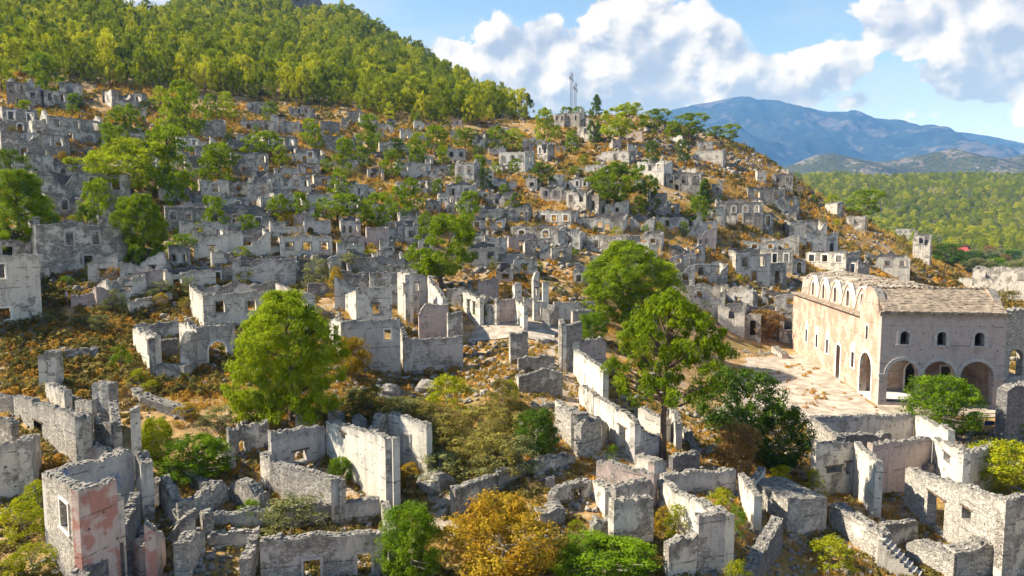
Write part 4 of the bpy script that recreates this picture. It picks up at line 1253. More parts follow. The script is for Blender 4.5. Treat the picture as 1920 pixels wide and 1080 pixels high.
ruin('roofless room with plaster panels and an overgrown floor, bottom centre', [
    (1152, 938, 40.2, 1226, 934, 41.6, 'pale', dict(rag=.15, t=.6)),
    (1155, 913, 43.6, 1234, 898, 46, 'bluegrey'),
    (1235, 898, 46, 1267, 926, 43.4, 'pale'),
    (1267.5, 926, 43.3, 1357, 968, 38.6, 'white', dict(t=.75)),
    (1255, 1025, 37.4, 1309, 1004, 38.1, 'grey', dict(rag=.2)),
    (1310, 970, 38.1, 1360, 966, 38.6, 'bluegrey', dict(rag=.06)),
    (1012, 960, 42.5, 1060, 955, 43, 'stone', dict(t=1.2)),
    (1112, 985, 41, 1150, 975, 41.5, 'pale', dict(t=.5)),
])
ruin('long shaded back wall with a white end, lower centre right', [
    (1245, 891, 48, 1381, 883, 50.2, 'bluegrey'),
    (1382, 886, 50.2, 1414, 930, 46, 'white'),
])
ruin('gabled grey wall standing alone in the centre', [
    (973, 707, 66, 1055, 703, 66.5, 'grey', dict(prof=[(0, -.1), (.62, .75), (1, 0)], rag=.06)),
    (966, 706, 70, 972, 708, 66.1, 'pale'),
    (972, 672, 71, 1040, 668, 72, 'grey', dict(t=.5)),
])
ruin('square upright pier beside the pale square', [(957, 626, 74, 990, 624, 74.5, 'grey', dict(rag=.08, t=.7))])
ruin('tall broken corner and long white wall in the centre', [
    (1047, 600, 78, 1053, 612, 73.5, 'white'),
    (1053.5, 612, 73.4, 1091, 604, 75, 'grey', dict(rag=.08)),
    (1076, 656, 73, 1131, 694, 62, 'white', dict(rag=.1)),
    (1086, 641, 76, 1136, 637, 77.5, 'pinkish', dict(rag=.25)),
])
ruin('crumbling house with an arched doorway beside the big left pine', [
    (248, 614, 71, 290, 632, 63.5, 'white', dict(ops=[(276, 284, 640, 668, 'r')])),
    (290.5, 634, 63.4, 297, 630, 65, 'grey'),
    (251, 612, 72.5, 334, 604, 74, 'pale'),
    (335, 605, 71, 367, 616, 65.5, 'white', dict(rag=.3)),
    (368, 616, 65.4, 434, 609, 67, 'bluegrey', dict(ops=[(392, 425, 641, 700, 'a')], fr='trim', rag=.1)),
    (434.5, 609, 67, 440, 606, 71, 'pale'),
    (292, 684, 63.3, 352, 690, 62.6, 'grey', dict(rag=.2, t=.7)),
    (300, 640, 68, 334, 636, 69, 'dark'),
    (352.5, 640, 63.5, 368, 618, 65.2, 'stone', dict(rag=.4, t=.8)),
])
ruin('rubble field wall below the arched ruin', [(262, 745, 58, 345, 770, 55, 'dark', dict(t=1.0, cap=.16)), (236, 722, 61, 262, 745, 58, 'stone', dict(t=1.0))])
ruin('white house with blue marks above the dark terrace wall', [
    (641, 553, 87.0, 667, 545, 83.2, 'white', dict(rag=.06)),
    (667.5, 541, 83.0, 735, 538, 84.0, 'white', dict(ops=[(699, 711, 569, 590, 'r')], rag=.08)),
    (640, 516, 91.0, 690, 512, 92.0, 'grey'),
    (693, 511, 90.0, 745, 510, 91.0, 'pale', dict(ops=[(708, 714, 514, 521, 'r')])),
])
ruin('shaded house wall with one small window above the orange bush', [
    (617, 600, 77, 639, 604, 72.2, 'white', dict(ops=[(626, 634, 612, 640, 'r')])),
    (639.5, 604, 72, 750, 599, 73.5, 'bluegrey', dict(ops=[(721, 733, 618, 638, 'r')], fr='trim', rag=.06)),
])
ruin('tall white fragment with a narrow window behind the bent pine', [
    (745, 510, 88.5, 767, 514, 86.5, 'white', dict(ops=[(756, 762, 532, 552, 'r')], rag=.1)),
    (767.5, 514, 86.5, 775, 530, 88.5, 'pale'),
    (772, 514, 91.5, 800, 516, 92.5, 'bluegrey', dict(ops=[(779, 786, 530, 546, 'r')])),
    (801, 518, 91.5, 830, 560, 83.5, 'white', dict(rag=.2)),
])
ruin('square plastered room with golden grass inside, centre left', [
    (785, 573, 82.0, 841, 570, 83.0, 'pinkish', dict(prof=[(0, -1.3), (.12, 0), (1, 0)])),
    (840, 588, 77.5, 868, 585, 78.1, 'grey', dict(rag=.1)),
    (757, 637, 73.5, 868, 632, 75.3, 'bluegrey', dict(rag=.08)),
    (740, 600, 77.5, 757, 636, 73.6, 'grey', dict(rag=.3)),
])
ruin('row of white pilasters and an arched niche above the square', [
    (868, 545, 92.0, 900, 560, 87.5, 'white', dict(ops=[(876, 881, 562, 590, 'r'), (886, 891, 566, 590, 'r')])),
    (900, 553, 89.0, 931, 562, 87.0, 'pale', dict(ops=[(906, 927, 556, 572, 'a')])),
    (932, 563, 88.0, 966, 562, 88.5, 'pinkish', dict(rag=.1)),
    (966.5, 563, 88.4, 982, 574, 85.0, 'white'),
    (897, 528, 96.0, 935, 524, 97.0, 'pinkish', dict(rag=.2)),
])
ruin('white two-tier facade fragment with tall slits, right of the square', [
    (1001, 566, 89.0, 1025, 566, 89.5, 'white', dict(ops=[(1009, 1015, 572, 592, 'a')])),
    (1018, 530, 90.5, 1029, 530, 90.6, 'white', dict(rag=.2, t=.7)),
    (1000, 520, 93.0, 1012, 508, 93.4, 'white', dict(rag=.3, ops=[(1004, 1008, 540, 556, 'r')])),
    (965, 534, 92.0, 978, 532, 92.5, 'white', dict(rag=.2, t=.7)),
    (982, 560, 91.0, 1000, 558, 91.3, 'pale'),
    (1030, 582, 87.0, 1048, 573, 90.0, 'stone', dict(rag=.4, t=1.0)),
])
ruin('long low white yard wall behind the middle pines', [
    (1040, 568, 91, 1116, 566, 93, 'white', dict(rag=.06)),
    (1074, 584, 86, 1110, 581, 87, 'pinkish', dict(rag=.06)),
])
ruin('walled rooms below the church yard with a shaded back wall', [
    (1520, 783, 66.5, 1714, 778, 68, 'bluegrey', dict(rag=.08, cap=.15)),
    (1518, 785, 66.3, 1574, 823, 58.5, 'stone', dict(rag=.06)),
    (1531, 833, 57, 1601, 830, 58.3, 'pale', dict(ops=[(1586, 1597, 866, 889, 'r'), (1550, 1578, 875, 886, 'r')], rag=.12)),
    (1602, 829, 58.3, 1642, 868, 52.5, 'white', dict(rag=.15)),
    (1636, 833, 57.5, 1749, 822, 60.5, 'pinkish', dict(rag=.12)),
    (1750, 822, 60.5, 1806, 850, 54.5, 'white', dict(ops=[(1768, 1782, 851, 866, 'r')])),
    (1715, 779, 68, 1778, 808, 60, 'white'),
    (1576, 816, 61, 1672, 814, 63, 'dark', dict(t=.7)),
    (1808, 852, 54.5, 1866, 838, 57, 'white', dict(rag=.2)),
])
ruin('large sunlit rubble house with a doorway at the lower right', [
    (1698, 878, 54.8, 1886, 938, 42.9, 'stone', dict(ops=[(1738, 1770, 929, 996, 'r'), (1803, 1820, 953, 977, 'r')], rag=.09, cap=.15, t=.7)),
    (1887, 938, 42.9, 2010, 924, 45.8, 'grey', dict(rag=.08)),
    (1742, 876, 59.3, 1850, 866, 62.7, 'bluegrey'),
    (1795, 1040, 43.5, 1886, 1018, 44.0, 'stone', dict(t=1.2, cap=.17)),
])
ruin('square stone terrace block with dry grass on top', [
    (1477, 938, 48.4, 1551, 932, 49.7, 'stone', dict(t=4.5, rag=.05, cap=0)),
    (1434, 906, 55.0, 1476, 937, 48.5, 'stone', dict(t=.8, cap=.15)),
])
ruin('low sunlit wall running down to the stone steps', [
    (1555, 944, 50.8, 1651, 1000, 45.5, 'stone', dict(t=.9, rag=.1, cap=.18)),
    (1660, 986, 47.7, 1722, 978, 48.8, 'grey', dict(rag=.05)),
    (1700, 1010, 46.6, 1790, 1042, 43.5, 'stone', dict(t=1.0, cap=.15)),
])
ruin('curving broken wall leaning up from the bottom edge', [(1404, 1090, 38.7, 1468, 974, 45.3, 'dark', dict(t=.8, cap=.16, rag=.12))])
ruin('retaining wall of the church yard by the pine', [(1338, 664, 101, 1448, 664, 106, 'pale', dict(t=.7)), (1446, 650, 108, 1466, 664, 103, 'pinkish', dict(t=1.0))])
ruin('pale wall with a fallen arch right of the church', [(1874, 583, 82, 1990, 575, 84, 'stone', dict(ops=[(1893, 1918, 655, 705, 'a')], t=.9)), (1890, 730, 66, 1990, 700, 68, 'dark', dict(rag=.3, t=1.1))])

# stone steps
st = thing('stone_steps', 'steep flight of stone steps at the lower right', 'steps')
P = unproj(1652, 1006, 45.6)
st.location = P
st.rotation_euler = (0, 0, R(-42))
for i in range(9):
    V, Fc = [], []
    box(V, Fc, i * .27, i * .27 + .33, -.42, .42, -.225 * i - 1.2, -.225 * i - .004 * (i % 2))
    obj('step', V, Fc, M['step'], st)
V, Fc = [], []
for i in range(9):
    box(V, Fc, i * .27, i * .27 + .27, -.72, -.424, -.225 * i - 2.0, -.225 * i - .05)
obj('side_wall', V, Fc, M['pale'], st)

# ------------------------------------------------------------------ church
CH = thing('church', 'large peach-plastered church ruin with arched porch and stone roof', 'church')
NP = unproj(1646, 757, 75)
CH.location = NP
CH.rotation_euler = (0, 0, R(-7.6))
CW, CD, CHH = 12.75, 6.5, 10.1
arches = [(.85, 4.05, .25, 5.0, 'a'), (4.6, 7.8, .25, 5.0, 'a'), (8.35, 11.75, .25, 5.05, 'a')]
wins = [(2.0, 2.95, 6.75, 8.25, 'a'), (5.8, 6.75, 6.75, 8.25, 'a'), (9.6, 10.6, 6.75, 8.25, 'a')]
fr = add_wall(CH, (0, 0, 0), 0, CW, lambda x: CHH, .85, M['front'], arches + wins, -1.5, 0.0, 1.2, 0, None, jit=0, name='front_wall')
for op in wins:
    V, Fc = frame_geo(op, .34, .07, .3, True)
    obj('window_frame', V, Fc, M['trimgrey'], fr)
for op in arches:
    V, Fc = frame_geo((op[0], op[1], op[3] - (op[1] - op[0]) / 2, op[3], 'a'), .38, .10, .5, False)
    obj('arch_ring', V, Fc, M['trimgrey'], fr)
V, Fc = [], []
box(V, Fc, -.12, CW + .12, -.16, -.002, 3.15, 3.38)
for a_ in arches:
    pass
for x0, x1 in ((-.1, .82), (4.08, 4.57), (7.83, 8.32), (11.78, CW + .1)):
    V2, F2 = [], []
    box(V2, F2, x0, x1, -.13, -.003, 3.1, 3.42)
    obj('pier_capital', V2, F2, M['trimgrey'], fr)
V, Fc = [], []
box(V, Fc, .85, 4.05, .2, .85, -1, .24)
obj('parapet', V, Fc, M['trimgrey'], fr)


def arc_top(x, L=CD - .85):
    k = (x / L - .5) * 2
    return CHH + 2.75 * max(0, 1 - abs(k) ** 2.0) ** .5


side_ops = [(CD - 5.6 - .02, CD - 2.1, -.2, 5.0, 'a'), (CD - .85 - 3.0, CD - .85 - 2.3, 6.6, 8.3, 'a')]
side_ops = [(.75, 4.3, -.2, 5.1, 'a'), (2.15, 2.85, 6.7, 8.35, 'a')]
sl = add_wall(CH, (0, CD, 0), R(-90), CD - .85, arc_top, .8, M['church'], side_ops, -1.5, 0, .35, 0, None, jit=0, name='porch_side_wall')
for op, w_ in zip(side_ops, (.3, .16)):
    V, Fc = frame_geo(op, w_, .06, .3, False)
    obj('arch_ring', V, Fc, M['trim'], sl)
add_wall(CH, (CW, .85, 0), R(90), CD - .85, arc_top, .8, M['church'], [], -1.5, 0, .35, 0, None, jit=0, name='porch_side_wall')
add_wall(CH, (.8, CD - .02, 0), 0, CW - 1.6, lambda x: 9.6, .8, M['church'], [(4.6, 6.6, 0, 3.6, 'a'), (1.2, 2.4, 1.2, 3.2, 'r'), (8.6, 9.8, 1.2, 3.2, 'r')], -1.5, 0, 1, 0, M['trim'], jit=0, name='porch_back_wall')
V, Fc = [], []
box(V, Fc, .8, CW - .8, .85, CD - .03, 5.5, 5.75)
obj('porch_ceiling', V, Fc, M['vault'], CH)
V, Fc = [], []
box(V, Fc, .02, CW - .02, .02, CD - .03, -1.2, .1)
obj('porch_floor', V, Fc, M['paving'], CH)
# cornice
V, Fc = [], []
box(V, Fc, -.3, CW + .3, -.38, .6, CHH + .003, CHH + .30)
obj('cornice', V, Fc, M['slab'], CH)
# porch roof laid in courses of stone slabs, ridge along the front
rr = random.Random(5)
for side in (0, 1):
    for k in range(15):
        V, Fc = [], []
        f0, f1 = k / 15, (k + 1.25) / 15
        ya, yb = -.42 + f0 * (CD / 2 + .42), -.42 + f1 * (CD / 2 + .42)
        za, zb = CHH + .32 + f0 * 2.35, CHH + .32 + f1 * 2.35
        if side:
            ya, yb = CD - ya - .0, CD - yb - .0
            if k == 14:
                yb -= .05
        x = .25 - rr.random() * .2
        while x < CW - .3:
            w_ = rr.uniform(.3, .65)
            x2 = min(CW - .2 + rr.random() * .2, x + w_)
            h_ = rr.uniform(.02, .09)
            j = rr.uniform(-.03, .03)
            hexa(V, Fc, [(x + .008, ya + j, za - .16), (x2 - .008, ya + j, za - .16), (x2 - .008, yb, zb - .2), (x + .008, yb, zb - .2),
                         (x + .008, ya + j, za + h_), (x2 - .008, ya + j, za + h_), (x2 - .008, yb, zb + h_ * .3), (x + .008, yb, zb + h_ * .3)])
            x = x2
        obj('roof_course', V, Fc, M['slab'], CH)
V, Fc = [], []
for i in range(22):
    hexa(V, Fc, stone_pts(rr, (.6 + i * .55, CD / 2 + rr.uniform(-.1, .1), CHH + 2.72), .22))
o = obj('ridge_stones', V, Fc, M['slab'], CH)
o['kind'] = 'stuff'
V, Fc = [], []
for i in range(26):
    hexa(V, Fc, stone_pts(rr, (.2 + i * .48, -.2 + rr.uniform(-.08, .08), CHH + .36), .16))
o = obj('eave_stones', V, Fc, M['rubble'], CH)
o['kind'] = 'stuff'
# nave
NL, NX, NH = 36.5, .3, 9.0
nops = [(NL - q - .48, NL - q + .48, 2.3, 4.25, 'r') for q in (28.6, 23.5, 18.8, 9.0)]
nv = add_wall(CH, (NX, NL, 0), R(-90), NL - CD - .02, lambda x: NH, .8, M['church'], nops + [(NL - 14.3 - .75, NL - 14.3 + .75, -.2, 4.3, 's')], -1.5, 0, 1.2, 0, None, jit=0, name='nave_wall')
for op in nops:
    V, Fc = frame_geo(op, .36, .07, .3, True)
    o = obj('window_frame', V, Fc, M['trim'], nv)
    V, Fc = [], []
    cx = (op[0] + op[1]) / 2
    pts = [(cx + .72 * math.cos(a_), op[3] + .3 + .95 * math.sin(a_) ** .8) for a_ in np.linspace(0.02, math.pi - .02, 12)]
    for i in range(11):
        hexa(V, Fc, [(pts[i][0], -.06, op[3] + .31), (pts[i + 1][0], -.06, op[3] + .31), (pts[i + 1][0], .02, op[3] + .31), (pts[i][0], .02, op[3] + .31),
                     (pts[i][0], -.06, pts[i][1] + .02), (pts[i + 1][0], -.06, pts[i + 1][1] + .02), (pts[i + 1][0], .02, pts[i + 1][1] + .02), (pts[i][0], .02, pts[i][1] + .02)])
    obj('window_hood', V, Fc, M['trim'], nv)
V, Fc = frame_geo((NL - 14.3 - .75, NL - 14.3 + .75, -.2, 4.3, 's'), .35, .05, .3, False)
obj('door_frame', V, Fc, M['trim'], nv)
add_wall(CH, (CW - NX, CD + .02, 0), R(90), NL - CD - .03, lambda x: NH, .8, M['church'], [], -1.5, 0, 1.2, 0, None, jit=0, name='nave_wall')
add_wall(CH, (CW - NX - .81, NL, 0), R(180), CW - 2 * NX - 1.62, lambda x: NH, .8, M['church'], [], -1.5, 0, 1.2, 0, None, jit=0, name='end_wall')
V, Fc = [], []
box(V, Fc, NX - .35, NX + 1.6, CD + .01, NL + .3, NH + .005, NH + .24)
obj('eave_ledge', V, Fc, M['slab'], CH)
V, Fc = [], []
box(V, Fc, CW - NX - 1.6, CW - NX + .35, CD + .01, NL + .3, NH + .005, NH + .24)
obj('eave_ledge', V, Fc, M['slab'], CH)
# low vaulted roof of mortar and slabs
gx = np.linspace(1.5, CW - 1.5, 40)
gy = np.linspace(CD + .02, NL + .1, 100)
GX, GY = np.meshgrid(gx, gy, indexing='ij')
GZ = NH + .2 + 2.0 + 1.5 * np.sqrt(np.clip(1 - ((GX - CW / 2) / (CW / 2 - 1.2)) ** 2, 0, 1)) + fbm(GX * .9, GY * .5, 61) * .5 + np.floor(fbm(GX * .5, GY * .35, 71) * 5) * .12
GZ[0, :] = NH + .2
GZ[-1, :] = NH + .2
i0 = (np.arange(39)[:, None] * 100 + np.arange(99)[None, :]).ravel()
o = link('nave_roof', tri_mesh('nave_roof', np.stack([GX, GY, GZ], -1).reshape(-1, 3), np.stack([i0, i0 + 100, i0 + 101, i0 + 1], -1), M['vault']), CH)
add_wall(CH, (1.55, NL - .1, 0), R(-90), NL - CD - .15, lambda x: NH + 1.1, .3, M['church'], [], NH + .2, 0.05, 1.2, 0, None, jit=0, name='clerestory_wall')
V, Fc = [], []
for i in range(420):
    x, y = rr.uniform(1.6, CW - 1.6), rr.uniform(CD + .3, NL - .3)
    z = NH + 2.2 + 1.5 * math.sqrt(max(0, 1 - ((x - CW / 2) / (CW / 2 - 1.2)) ** 2))
    p = stone_pts(rr, (x, y, z + .04), rr.uniform(.12, .42))
    p = [(a_, b_, z + .05 + (c_ - z) * .35) for (a_, b_, c_) in p]
    hexa(V, Fc, p)
o = obj('roof_slabs', V, Fc, M['slab'], CH)
o['kind'] = 'stuff'
# five pointed lunettes along the eave, each a little vault running into the roof
for k in range(5):
    yc = CD + 2.75 + k * 5.0
    Lw = 4.5
    op = (Lw / 2 - .55, Lw / 2 + .55, NH + .45, NH + 2.55, 'a')

    def ltop(x):
        q = abs(x / Lw - .5) * 2
        return NH + .3 + 3.0 * (1 - q ** 1.7) ** .85 if q < 1 else NH + .3
    lw = add_wall(CH, (1.2, yc + Lw / 2, 0), R(-90), Lw, ltop, .3, M['church'], [op], NH + .245, 0, .3, 0, None, jit=0, name='lunette', label='pointed clerestory lunette with a tall window')
    V, Fc = frame_geo(op, .22, .06, .2, False)
    obj('window_frame', V, Fc, M['trim'], lw)
    V, Fc = [], []
    xs_ = np.linspace(-.12, Lw + .12, 21)
    for i in range(20):
        za, zb = ltop(max(0, min(Lw, xs_[i]))) + .02, ltop(max(0, min(Lw, xs_[i + 1]))) + .02
        hexa(V, Fc, [(xs_[i], -.12, za), (xs_[i + 1], -.12, zb), (xs_[i + 1], .34, zb), (xs_[i], .34, za), (xs_[i], -.12, za + .17), (xs_[i + 1], -.12, zb + .17), (xs_[i + 1], .34, zb + .17), (xs_[i], .34, za + .17)])
    obj('arch_moulding', V, Fc, M['trim'], lw)
    V, Fc = [], []
    for i in range(20):
        za, zb = ltop(max(0, min(Lw, xs_[i]))) + .04, ltop(max(0, min(Lw, xs_[i + 1]))) + .04
        hexa(V, Fc, [(xs_[i], .345, za - .2), (xs_[i + 1], .345, zb - .2), (xs_[i + 1], 4.2, zb - .2), (xs_[i], 4.2, za - .2), (xs_[i], .345, za), (xs_[i + 1], .345, zb), (xs_[i + 1], 4.2, zb), (xs_[i], 4.2, za)])
    obj('lunette_vault', V, Fc, M['vault'], lw)

# ------------------------------------------------------------------ laid surfaces: church yard, little square, paths
def sheet(name, label, corners, mat, n=24, lift=.05):
    c = [Vector((p[0], p[1], 0)) for p in corners]
    V = []
    for i in range(n + 1):
        for j in range(n + 1):
            a, b = i / n, j / n
            p = (c[0] * (1 - a) + c[1] * a) * (1 - b) + (c[3] * (1 - a) + c[2] * a) * b
            e = min(a, 1 - a, b, 1 - b)
            w = (vnoise(np.array([p.x * .7]), np.array([p.y * .7]), 3)[0] - .5) * 1.6 if e < .02 else 0
            V.append((p.x + w, p.y + w * .5))
    z = zt(np.array([v[0] for v in V]), np.array([v[1] for v in V])) + lift
    V = [(v[0], v[1], float(z_)) for v, z_ in zip(V, z)]
    Fc = [(i * (n + 1) + j, (i + 1) * (n + 1) + j, (i + 1) * (n + 1) + j + 1, i * (n + 1) + j + 1) for i in range(n) for j in range(n)]
    o = obj(name, V, Fc, mat, None, True)
    return tag(o, label, None, None, 'structure')


def gp(u, v):
    p = cast(u, v)
    return (p.x, p.y)


sheet('church_yard', 'pale trodden yard beside the church', [gp(1330, 790), gp(1660, 778), gp(1510, 662), gp(1400, 672)], M['dust'], 40, .06)
sheet('yard_front', 'pale dusty strip in front of the church porch', [gp(1655, 782), gp(1900, 782), gp(1900, 752), gp(1640, 752)], M['dust'], 20, .09)
sheet('square', 'pale paved little square among the ruins', [gp(880, 640), gp(1050, 650), gp(1040, 600), gp(900, 606)], M['dust'], 24, .12)
sheet('path', 'pale worn lane running down from the square', [gp(1010, 780), gp(1090, 780), gp(1075, 640), gp(1000, 640)], M['dust'], 24, .10)
sheet('footpath', 'faint stony footpath across the left slope', [gp(20, 668), gp(250, 655), gp(250, 648), gp(20, 660)], M['dust'], 24, .10)
sheet('lane', 'pale bare earth between the foreground walls', [gp(800, 1000), gp(862, 1010), gp(880, 935), gp(800, 930)], M['dust'], 16, .10)
sheet('bare_ground', 'pale bare earth at the lower right', [gp(1180, 900), gp(1260, 890), gp(1240, 845), gp(1090, 850)], M['dust'], 16, .10)

# ------------------------------------------------------------------ vegetation
def unit(v):
    return v / np.maximum(1e-9, np.linalg.norm(v, axis=-1, keepdims=True))


def clumps(g, C, rad, ntri, size, flat=.8, out=.8, elong=1.8, up=.2):
    """leaf-sized triangles spread over the surface and inside of many small clumps"""
    n = len(C)
    d = unit(g.normal(size=(n, ntri, 3)) + np.array([0, 0, up]))
    p = C[:, None, :] + d * rad[:, None, None] * g.uniform(.45, 1.12, size=(n, ntri, 1)) * np.array([1, 1, flat])
    nrm = unit(d * out + g.normal(size=d.shape) * (1 - out) * .9)
    ax = unit(np.cross(nrm, g.normal(size=d.shape)))
    ay = np.cross(nrm, ax)
    s = size * g.uniform(.55, 1.35, size=(n, ntri, 1))
    v0 = p + ax * s * elong
    v1 = p - ax * s * elong * .5 + ay * s * .62
    v2 = p - ax * s * elong * .5 - ay * s * .62
    V = np.stack([v0, v1, v2], 2).reshape(-1, 3)
    Fc = np.arange(len(V)).reshape(-1, 3)
    return V, Fc


def crown(seed, kind, ncl, ntri, size, rad):
    """unit crown: width 1, height 0..1"""
    g = np.random.default_rng(seed)
    ph = g.uniform(0, 6.28, 6)
    C = []
    while len(C) < ncl:
        t = g.uniform(0, 1)
        a = g.uniform(0, 2 * math.pi)
        if kind == 'pine':                # open, rounded-conical crown on a bare lower stem
            z0 = .07
            prof = math.sin(math.pi * (t * .80 + .14) ** .82) ** .62
            zz = z0 + (1 - z0) * t
        elif kind == 'cone':
            z0 = .06
            prof = (1 - t) ** .85 * min(1, t * 9 + .3)
            zz = z0 + (1 - z0) * t
        elif kind == 'tall':              # tall pine with a bare trunk
            z0 = .38
            prof = math.sin(math.pi * (t * .9 + .1) ** .8) ** .7
            zz = z0 + (1 - z0) * t
        elif kind == 'flat':              # wind-shaped, leaning
            z0 = .22
            prof = math.sin(math.pi * (t * .8 + .1) ** .9) ** .6
            zz = z0 + (1 - z0) * t
        elif kind == 'broad':
            z0 = .12
            prof = math.sqrt(max(0, 1 - (t * 1.75 - .85) ** 2)) if abs(t * 1.75 - .85) < 1 else .2
            zz = z0 + (1 - z0) * t
        else:                             # shrub, down to the ground
            z0 = 0
            prof = math.sqrt(max(0, 1 - t * t)) * .95 + .05
            zz = t
        lump = 1 + .26 * math.sin(2 * a + ph[0] + 3 * t) + .20 * math.sin(3 * a + ph[1] - 7 * t) + .16 * math.sin(9 * t + ph[2])
        r = .5 * prof * min(1.2, lump) * g.uniform(.25, 1.0) ** .45
        lean = .22 * (t - .3) if kind == 'flat' else .05 * math.sin(ph[3]) * t
        C.append((r * math.cos(a) * .9 + lean, r * math.sin(a) * .9, zz * .94))
    C = np.array(C)
    R_ = rad * g.uniform(.6, 1.35, len(C))
    pine = kind in ('pine', 'cone', 'tall', 'flat')
    V, Fc = clumps(g, C, R_, ntri, size, .7 if pine else .85, .72, 2.3 if pine else 1.15, .35)
    V[:, 2] = np.maximum(V[:, 2], 0.0)
    return V, Fc, C


def tube(V, Fc, pts, rads, n=6):
    b = len(V)
    for i, (p, r) in enumerate(zip(pts, rads)):
        p = Vector(p)
        q = Vector(pts[min(i + 1, len(pts) - 1)]) - Vector(pts[max(i - 1, 0)])
        q.normalize()
        ax = q.cross(Vector((.31, .95, .11))).normalized()
        ay = q.cross(ax)
        for k in range(n):
            a = 2 * math.pi * k / n
            V.append(tuple(p + ax * r * math.cos(a) + ay * r * math.sin(a)))
    for i in range(len(pts) - 1):
        for k in range(n):
            Fc.append((b + i * n + k, b + i * n + (k + 1) % n, b + (i + 1) * n + (k + 1) % n, b + (i + 1) * n + k))


def trunk(seed, kind, C, nlimb):
    rr = random.Random(seed)
    V, Fc = [], []
    top = {'pine': .8, 'cone': .93, 'tall': .85, 'flat': .7, 'broad': .45, 'shrub': .3}[kind]
    lean = .15 if kind == 'flat' else .03
    pts = [(lean * t * t + rr.uniform(-.012, .012), rr.uniform(-.012, .012), -.06 + t * (top + .06)) for t in np.linspace(0, 1, 7)]
    rb = .032 if kind != 'shrub' else .02
    tube(V, Fc, pts, [rb * (1 - .78 * t) for t in np.linspace(0, 1, 7)], 7)
    for i in range(nlimb):
        c = C[rr.randrange(len(C))]
        zb = max(.05, min(top * .95, c[2] * .78))
        x0 = lean * (zb / top) ** 2
        mid = ((x0 + c[0]) * .5, c[1] * .5, (zb + c[2]) * .5 - .02)
        tube(V, Fc, [(x0, 0, zb), mid, tuple(c)], [.012, .008, .003], 4)
    return V, Fc


PROTO = {}


def proto(key, kind, ncl, ntri, size, rad, mat, nlimb=8, variants=3):
    out = []
    for k in range(variants):
        sd = sum(ord(c) for c in key) * 31 + k * 7
        V, Fc, C = crown(sd, kind, ncl, ntri, size, rad)
        cm = tri_mesh(key + '_crown', V, Fc, M[mat])
        Vt, Ft = trunk(sd, kind, C, nlimb)
        tm = bpy.data.meshes.new(key + '_trunk')
        tm.from_pydata(Vt, [], Ft)
        tm.materials.append(M['bark'] if kind in ('pine', 'cone', 'tall', 'flat') else M['twig'])
        out.append((cm, tm))
    PROTO[key] = out


proto('big_pine', 'pine', 420, 110, .0085, .064, 'pine', 16, 2)
proto('tall_pine', 'tall', 230, 95, .0085, .052, 'pine', 34, 1)
proto('bent_pine', 'flat', 190, 85, .011, .07, 'pine', 12, 2)
proto('mid_pine', 'pine', 95, 46, .017, .088, 'pine', 6, 4)
proto('mid_bent', 'flat', 85, 46, .018, .088, 'pine', 6, 2)
proto('far_pine', 'pine', 52, 40, .022, .095, 'pinefar', 3, 6)
proto('cone_pine', 'cone', 110, 42, .016, .075, 'pinedark', 4, 1)
proto('dark_pine', 'pine', 90, 46, .017, .09, 'pinedark', 5, 1)
for key, mat in (('fig', 'fig'), ('fig_dark', 'figdark'), ('lime', 'lime'), ('autumn', 'autumn'), ('russet', 'russet'), ('olive', 'olive')):
    proto('tree_' + key, 'broad', 250, 62, .0165, .088, mat, 14, 1)
for key in ('fig', 'lime', 'olive', 'brush', 'russet', 'autumn'):
    proto('shrub_' + key, 'shrub', 60, 52, .022, .12, key, 10, 2)

PN = [0]


def plant(name, key, P, width, height, label, cat, group=None, rz=None):
    PN[0] += 1
    rr = random.Random(PN[0])
    cm, tm = rr.choice(PROTO[key])
    root = thing(name, label, cat, P, rr.uniform(0, 6.28) if rz is None else rz, group)
    root.scale = (width, width, height)
    link('crown' if cat == 'tree' else 'foliage', cm, root)
    link('trunk' if cat == 'tree' else 'stems', tm, root)
    return root


